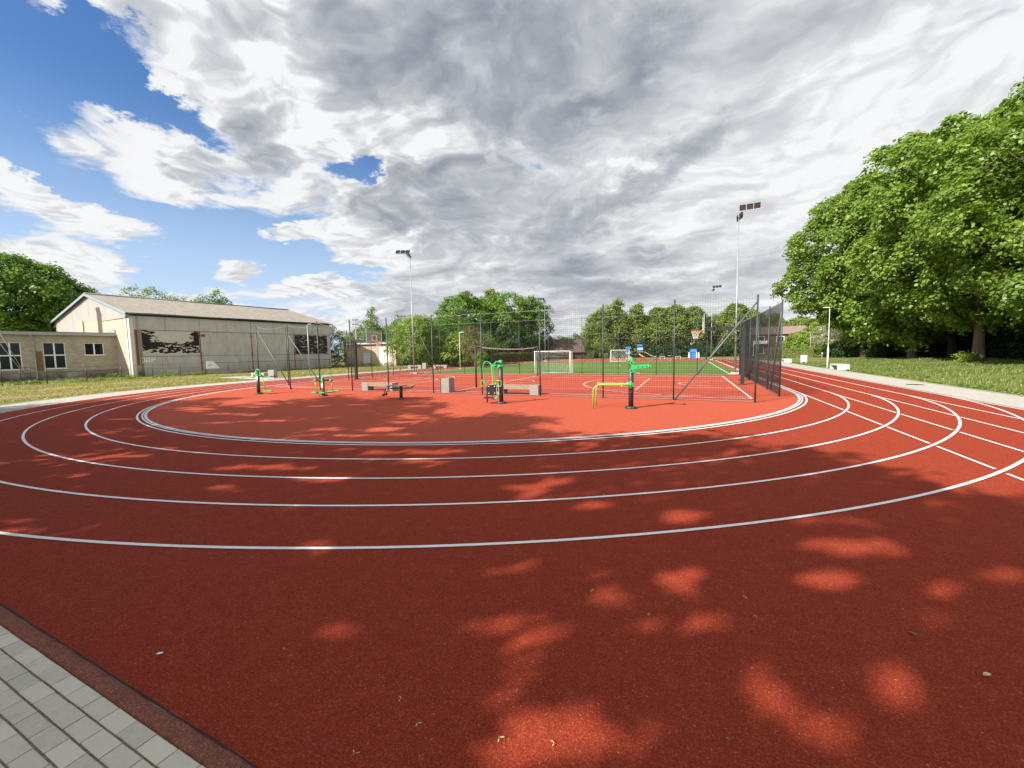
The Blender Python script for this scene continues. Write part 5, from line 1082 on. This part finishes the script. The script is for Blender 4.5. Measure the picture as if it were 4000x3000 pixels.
# row behind the playground
GR = 'tall trees in the row behind the playground'
bp = dict(leaf='leaf_birch', shape='column', nl=34, lr=.40, per=7.5, nleaf=24, size=.36, spread=.38, tr=.19, bark='bark_birch')
A = tree('birch_tree', 'feathery tree at the left end of the row behind the playground', (-20.2, 106.5), 12.8, 1.0, 4.4, 80, group=GR, **{**bp, 'shape': 'cone'})
B = tree('birch_tree', 'tallest pointed tree of the row behind the far goal', (-16.4, 110.0), 15.4, 1.5, 4.3, 81, group=GR, **{**bp, 'shape': 'cone'})
Cc = tree('birch_tree', 'rounded leafy tree above the playground slide', (-6.6, 114.0), 13.2, 2.0, 4.4, 82, group=GR, **{**bp, 'shape': 'egg'})
for i, (src, x, y, s, lb) in enumerate(((B, -11.4, 112.0, .92, 'second pointed tree of the row, directly above the blue playground roofs'), (A, -14.3, 114.0, .9, 'shorter tree between the two pointed trees of the row'), (Cc, -2.4, 115.5, 1.04, 'rounded tree right of the slide, left of the tall right-hand mast'), (Cc, 2.0, 117.5, 1.0, 'rounded tree above the distant basketball hoop'),
        (A, 7.0, 121.5, .86, 'thinner tree just left of the distant right-hand mast'), (Cc, 11.6, 119.0, 1.03, 'broad tree behind the backboard of the near hoop'), (B, 16.6, 127.0, .8, 'tree near the right end of the row, behind the edge-on net'), (Cc, 21.5, 129.0, .85, 'last tree of the row, behind the brick house'), (A, -1.0, 121.0, .95, 'back tree of the row seen through the gap over the play house'))):
    dup(src, (x, y, 0), 1.1+i*2.3, lb, s)
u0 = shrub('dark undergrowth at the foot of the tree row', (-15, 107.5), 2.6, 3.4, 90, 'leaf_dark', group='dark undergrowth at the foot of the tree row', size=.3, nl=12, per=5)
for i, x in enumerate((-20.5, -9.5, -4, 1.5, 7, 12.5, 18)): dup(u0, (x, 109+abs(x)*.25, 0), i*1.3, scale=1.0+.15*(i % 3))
# right background
tree('birch_tree', 'light green feathery tree left of the blossoming tree', (28.8, 134.0), 10.5, 1, 5.0, 92, **{**bp, 'shape': 'round', 'size': .42, 'leaf': 'leaf_birch'})
tree('linden_tree', 'tall bright tree behind the parked car', (34.0, 122.0), 11.0, 1, 5.5, 93, nl=26, lr=.32, per=5, nleaf=22, size=.4, spread=.4, leaf='leaf_lime')
tree('hawthorn_tree', 'pale blossoming tree beside the left edge of the maples', (25.2, 92.5), 7.4, .8, 3.4, 94, nl=22, lr=.34, per=10, nleaf=20, size=.2, spread=.26, leaf='leaf_blossom', tr=.14)
shrub('bright rounded shrub behind the small street lamp', (22.6, 99.0), 5.4, 4.2, 95, 'leaf_lime', size=.26, nl=22)
shrub('dark shrub at the left foot of the blossoming tree', (24.0, 89.5), 2.8, 2.2, 96, 'leaf_linden', size=.2)
# hedges
def hedge(label, a, b, h, w, seed, leaf='leaf_hedge', size=.12, dens=130, group=None):
    rng = np.random.default_rng(seed); A = np.array(a); B = np.array(b); L = np.linalg.norm(B-A); t = (B-A)/L; q = np.array([-t[1], t[0]]); n = int(L*dens*(h+w)*.9)
    s = rng.uniform(0, L, n); side = rng.uniform(0, 1, n); hh = h*(1+.05*np.sin(s*2.1)+.04*np.sin(s*5.3+1))
    x = np.where(side < .42, -w/2+rng.normal(0, .06, n), np.where(side < .6, w/2+rng.normal(0, .06, n), rng.uniform(-w/2, w/2, n))); z = np.where(side < .6, rng.uniform(.03, 1, n)*hh, hh+rng.normal(0, .05, n))
    c = np.stack([s*t[0]+x*q[0], s*t[1]+x*q[1], z], 1); nn = np.stack([q[0]*np.sign(x)*(side < .6), q[1]*np.sign(x)*(side < .6), .45+.6*(side >= .6)], 1)+rng.normal(size=(n, 3))*.4; nn /= np.linalg.norm(nn, axis=1)[:, None]
    tn = np.clip(rng.uniform(0, .8, n)+.15*np.sin(s*1.3), 0, 1); me = leaf_mesh('hedge', leaf_arrays(c, nn, size, rng), tn, leaf)
    o = bpy.data.objects.new('hedge', me); COL.objects.link(o); o.location = (a[0], a[1], 0); tag(o, label, 'hedge', group)
    m = MB(); M = Matrix.Rotation(math.atan2(t[1], t[0]), 4, 'Z'); m.box(.1, L-.1, -w/2+.14, w/2-.14, 0, h-.14); m.build('stems', 'wood_dark', o, M=M); return o
hedge('long clipped hedge along the far left bend behind the volleyball net', (-34.2, 66.0), (-25.5, 95.5), 1.75, 1.3, 101, dens=110, size=.15)
hedge('clipped hedge in front of the barn, right of the near goal', (-24.8, 97.0), (-20.2, 98.6), 1.9, 1.4, 102, size=.16)
hedge('bright clipped hedge by the paving on the right, left of the parked car', (14.4, 88.5), (20.6, 86.5), 1.75, 1.4, 103, 'leaf_lime', dens=120, size=.15)
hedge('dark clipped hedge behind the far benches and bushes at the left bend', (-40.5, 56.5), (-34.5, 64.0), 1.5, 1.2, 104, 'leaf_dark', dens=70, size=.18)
# weeds along the foot of the low fence and the shed
def weeds(label, pts, seed, h=.35, name='weeds', leaf='leaf_weed', n=60):
    rng = np.random.default_rng(seed); C = []; Nn = []
    for (x, y, k) in pts:
        m_ = int(n*k); a = rng.uniform(0, 6.28, m_); r = rng.uniform(0, .35*k, m_); C.append(np.stack([x+r*np.cos(a), y+r*np.sin(a)*1.6, rng.uniform(.02, h*k, m_)], 1)); v = rng.normal(size=(m_, 3)); v[:, 2] *= .4; Nn.append(v/np.linalg.norm(v, axis=1)[:, None])
    C = np.concatenate(C); Nn = np.concatenate(Nn); me = leaf_mesh(name, leaf_arrays(C, Nn, .16, rng, .3), rng.uniform(0, 1, len(C)), leaf); o = bpy.data.objects.new(name, me); COL.objects.link(o); o['kind'] = 'stuff'; o['label'] = label; o['category'] = 'weeds'; return o
rr = random.Random(9)
weeds('green weeds along the foot of the low mesh fence', [(-50.7+rr.uniform(-.4, .3), rr.uniform(13, 30), rr.uniform(.5, 1.3)) for _ in range(46)]+[(-50.9, 26.6, 2.2), (-50.8, 26.2, 1.6), (-50.7, 29.6, 1.5), (-51, 22, 1.8), (-51, 23, 1.6)]+[(-50.7, rr.uniform(30, 52), .8) for _ in range(16)], 5)
weeds('tufts of weeds at the foot of the shed doors', [(-56+rr.uniform(1, 10.5), 55.9+rr.uniform(-.2, .3), rr.uniform(.8, 1.9)) for _ in range(22)], 6)
weeds('grass tufts along the edge of the right-hand paving', [(12.3+rr.uniform(0, .5), rr.uniform(18, 60), rr.uniform(.3, .6)) for _ in range(120)], 7, h=.22, name='grass_tufts', leaf='leaf_hedge', n=30)
def lawn(label, x0, x1, y0, y1, n, seed, h, leaf, mask):
    rng = np.random.default_rng(seed); X = rng.uniform(x0, x1, n); Y = rng.uniform(y0, y1, n); k = mask(X, Y)*(np.sin(X*1.1+Y*.5)+np.sin(Y*.9-X*.4)+rng.normal(0, .9, n) > -.4); X = X[k]; Y = Y[k]; m_ = len(X)
    Z = np.full(m_, -.03); kk = np.clip((X-15)/8, 0, 1); kk = kk*kk*(3-2*kk); e = np.clip(np.minimum((Y-15)/10, (110-Y)/20), 0, 1); Z = Z+np.where(X > 15, kk*.42*e*(1+.25*np.sin(X*.9+Y*.35)+.2*np.sin(Y*.8-X*.5)), 0)
    hh = h*rng.uniform(.3, 1.2, m_); a = rng.uniform(0, 6.28, m_); w = .03; lx = rng.normal(0, .04, m_); V = np.empty((m_, 4, 3)); dx = np.cos(a)*w; dy = np.sin(a)*w
    V[:, 0] = np.stack([X-dx, Y-dy, Z], 1); V[:, 1] = np.stack([X+dx, Y+dy, Z], 1); V[:, 2] = np.stack([X+dx*.3+lx, Y+dy*.3+lx, Z+hh], 1); V[:, 3] = np.stack([X-dx*.3+lx, Y-dy*.3+lx, Z+hh], 1)
    o = bpy.data.objects.new('grass', leaf_mesh('grass', V, rng.uniform(0, 1, m_), leaf)); COL.objects.link(o); o['kind'] = 'stuff'; o['label'] = label; o['category'] = 'grass'
lawn('grass blades on the bank in front of the maples', 12.4, 30, 16, 64, 60000, 301, .13, 'leaf_hedge', lambda X, Y: X > 12.3)
lawn('short dry grass between the track and the low mesh fence', -50, -31.5, 4, 52, 60000, 302, .08, 'leaf_drygrass', lambda X, Y: np.where(Y < 22.4, np.hypot(X-CX, Y-CY) > 23.4, X < CX-23.4))
# trees behind the photographer that throw the dappled shade (outside the view)
sh = dict(leaf='leaf_maple', nl=54, lr=.27, per=6.6, nleaf=20, size=.34, spread=.36, tr=.30, gaps=True)
GS = 'maples behind the photographer'
tree('maple_tree', 'maple behind the photographer, nearest to the brick paving', (-8.6, -6.3), 13.6, 3.4, 4.6, 201, group=GS, **sh)
tree('maple_tree', 'maple behind the photographer, second along the paving', (-15.6, -5.2), 14.2, 3.2, 4.8, 202, group=GS, **sh)
tree('maple_tree', 'tall maple behind and left of the photographer', (-22.0, -2.6), 15.0, 3.2, 4.8, 203, group=GS, **sh)
tree('maple_tree', 'maple far to the left behind the photographer', (-31.5, -4.5), 14.0, 3.0, 5.0, 204, group=GS, **sh)
tree('maple_tree', 'maple behind the photographer towards the right', (-2.6, -10.6), 13.8, 3.6, 4.6, 205, group=GS, **sh)
tree('maple_tree', 'second row maple behind the photographer', (-12.0, -11.8), 14.0, 3.0, 4.8, 206, group=GS, **sh)

tree('maple_tree', 'maple behind the photographer, filling the gap between the first two', (-5.4, -9.2), 13.6, 3.2, 4.4, 207, group=GS, **sh)
tree('maple_tree', 'maple behind the photographer, farthest to the right', (1.8, -14.5), 14.0, 3.6, 4.6, 208, group=GS, **sh)
# ------------------------------------------------------------------ small litter on the track
def seed_wing(x, y, rz, k=1.0, mat='seed_dry', kind=0):
    m = MB()
    if kind == 0:
        for s in (-1, 1): m.add([(0, 0, .004), (s*.012, .004, .008), (s*.030, .016, .006), (s*.028, .026, .004), (s*.010, .012, .005)], [(0, 1, 2, 3, 4)])
        m.tube([(0, 0, .005), (0, -.012, .004)], .0015, 4); nm = 'maple_seed'
    else:
        m.add([(-.03, 0, .003), (-.01, .014, .010), (.02, .012, .008), (.035, 0, .003), (.018, -.013, .006), (-.012, -.012, .007)], [(0, 1, 2, 3, 4, 5)]); nm = 'fallen_leaf'
    o = m.build(nm, mat); o.location = (x, y, .012); o.rotation_euler = (0, 0, rz); o.scale = (k, k, k); return o
GL_ = 'winged maple seeds fallen on the red surface'
for i, (x, y) in enumerate(((-2.57, 1.89), (-1.54, 1.86), (-1.35, 1.76), (-1.55, 1.49), (-.61, 1.93), (-.72, 3.38), (-.36, 4.18), (.49, 3.74), (-.24, 3.22), (-3.13, 4.02), (.53, 3.49), (-.89, 1.85), (2.66, 5.13), (-1.04, 5.79))):
    tag(seed_wing(x, y, i*2.1, .62+.12*math.sin(i*3)), 'tiny pale winged maple seed lying on the red track surface', 'maple seed', GL_)
tag(seed_wing(1.53, 3.67, 2.2, .9, 'leaf_green_dead', 1), 'small dark green leaf lying on the track at the right', 'leaf')
tag(seed_wing(1.76, 3.36, .6, .95, 'seed_dry', 1), 'curled dry tan leaf lying on the track near the right edge', 'leaf')
tag(seed_wing(-3.36, 1.54, .7, .7, 'white_paint', 1), 'tiny white scrap lying on the track near the kerb', 'scrap')
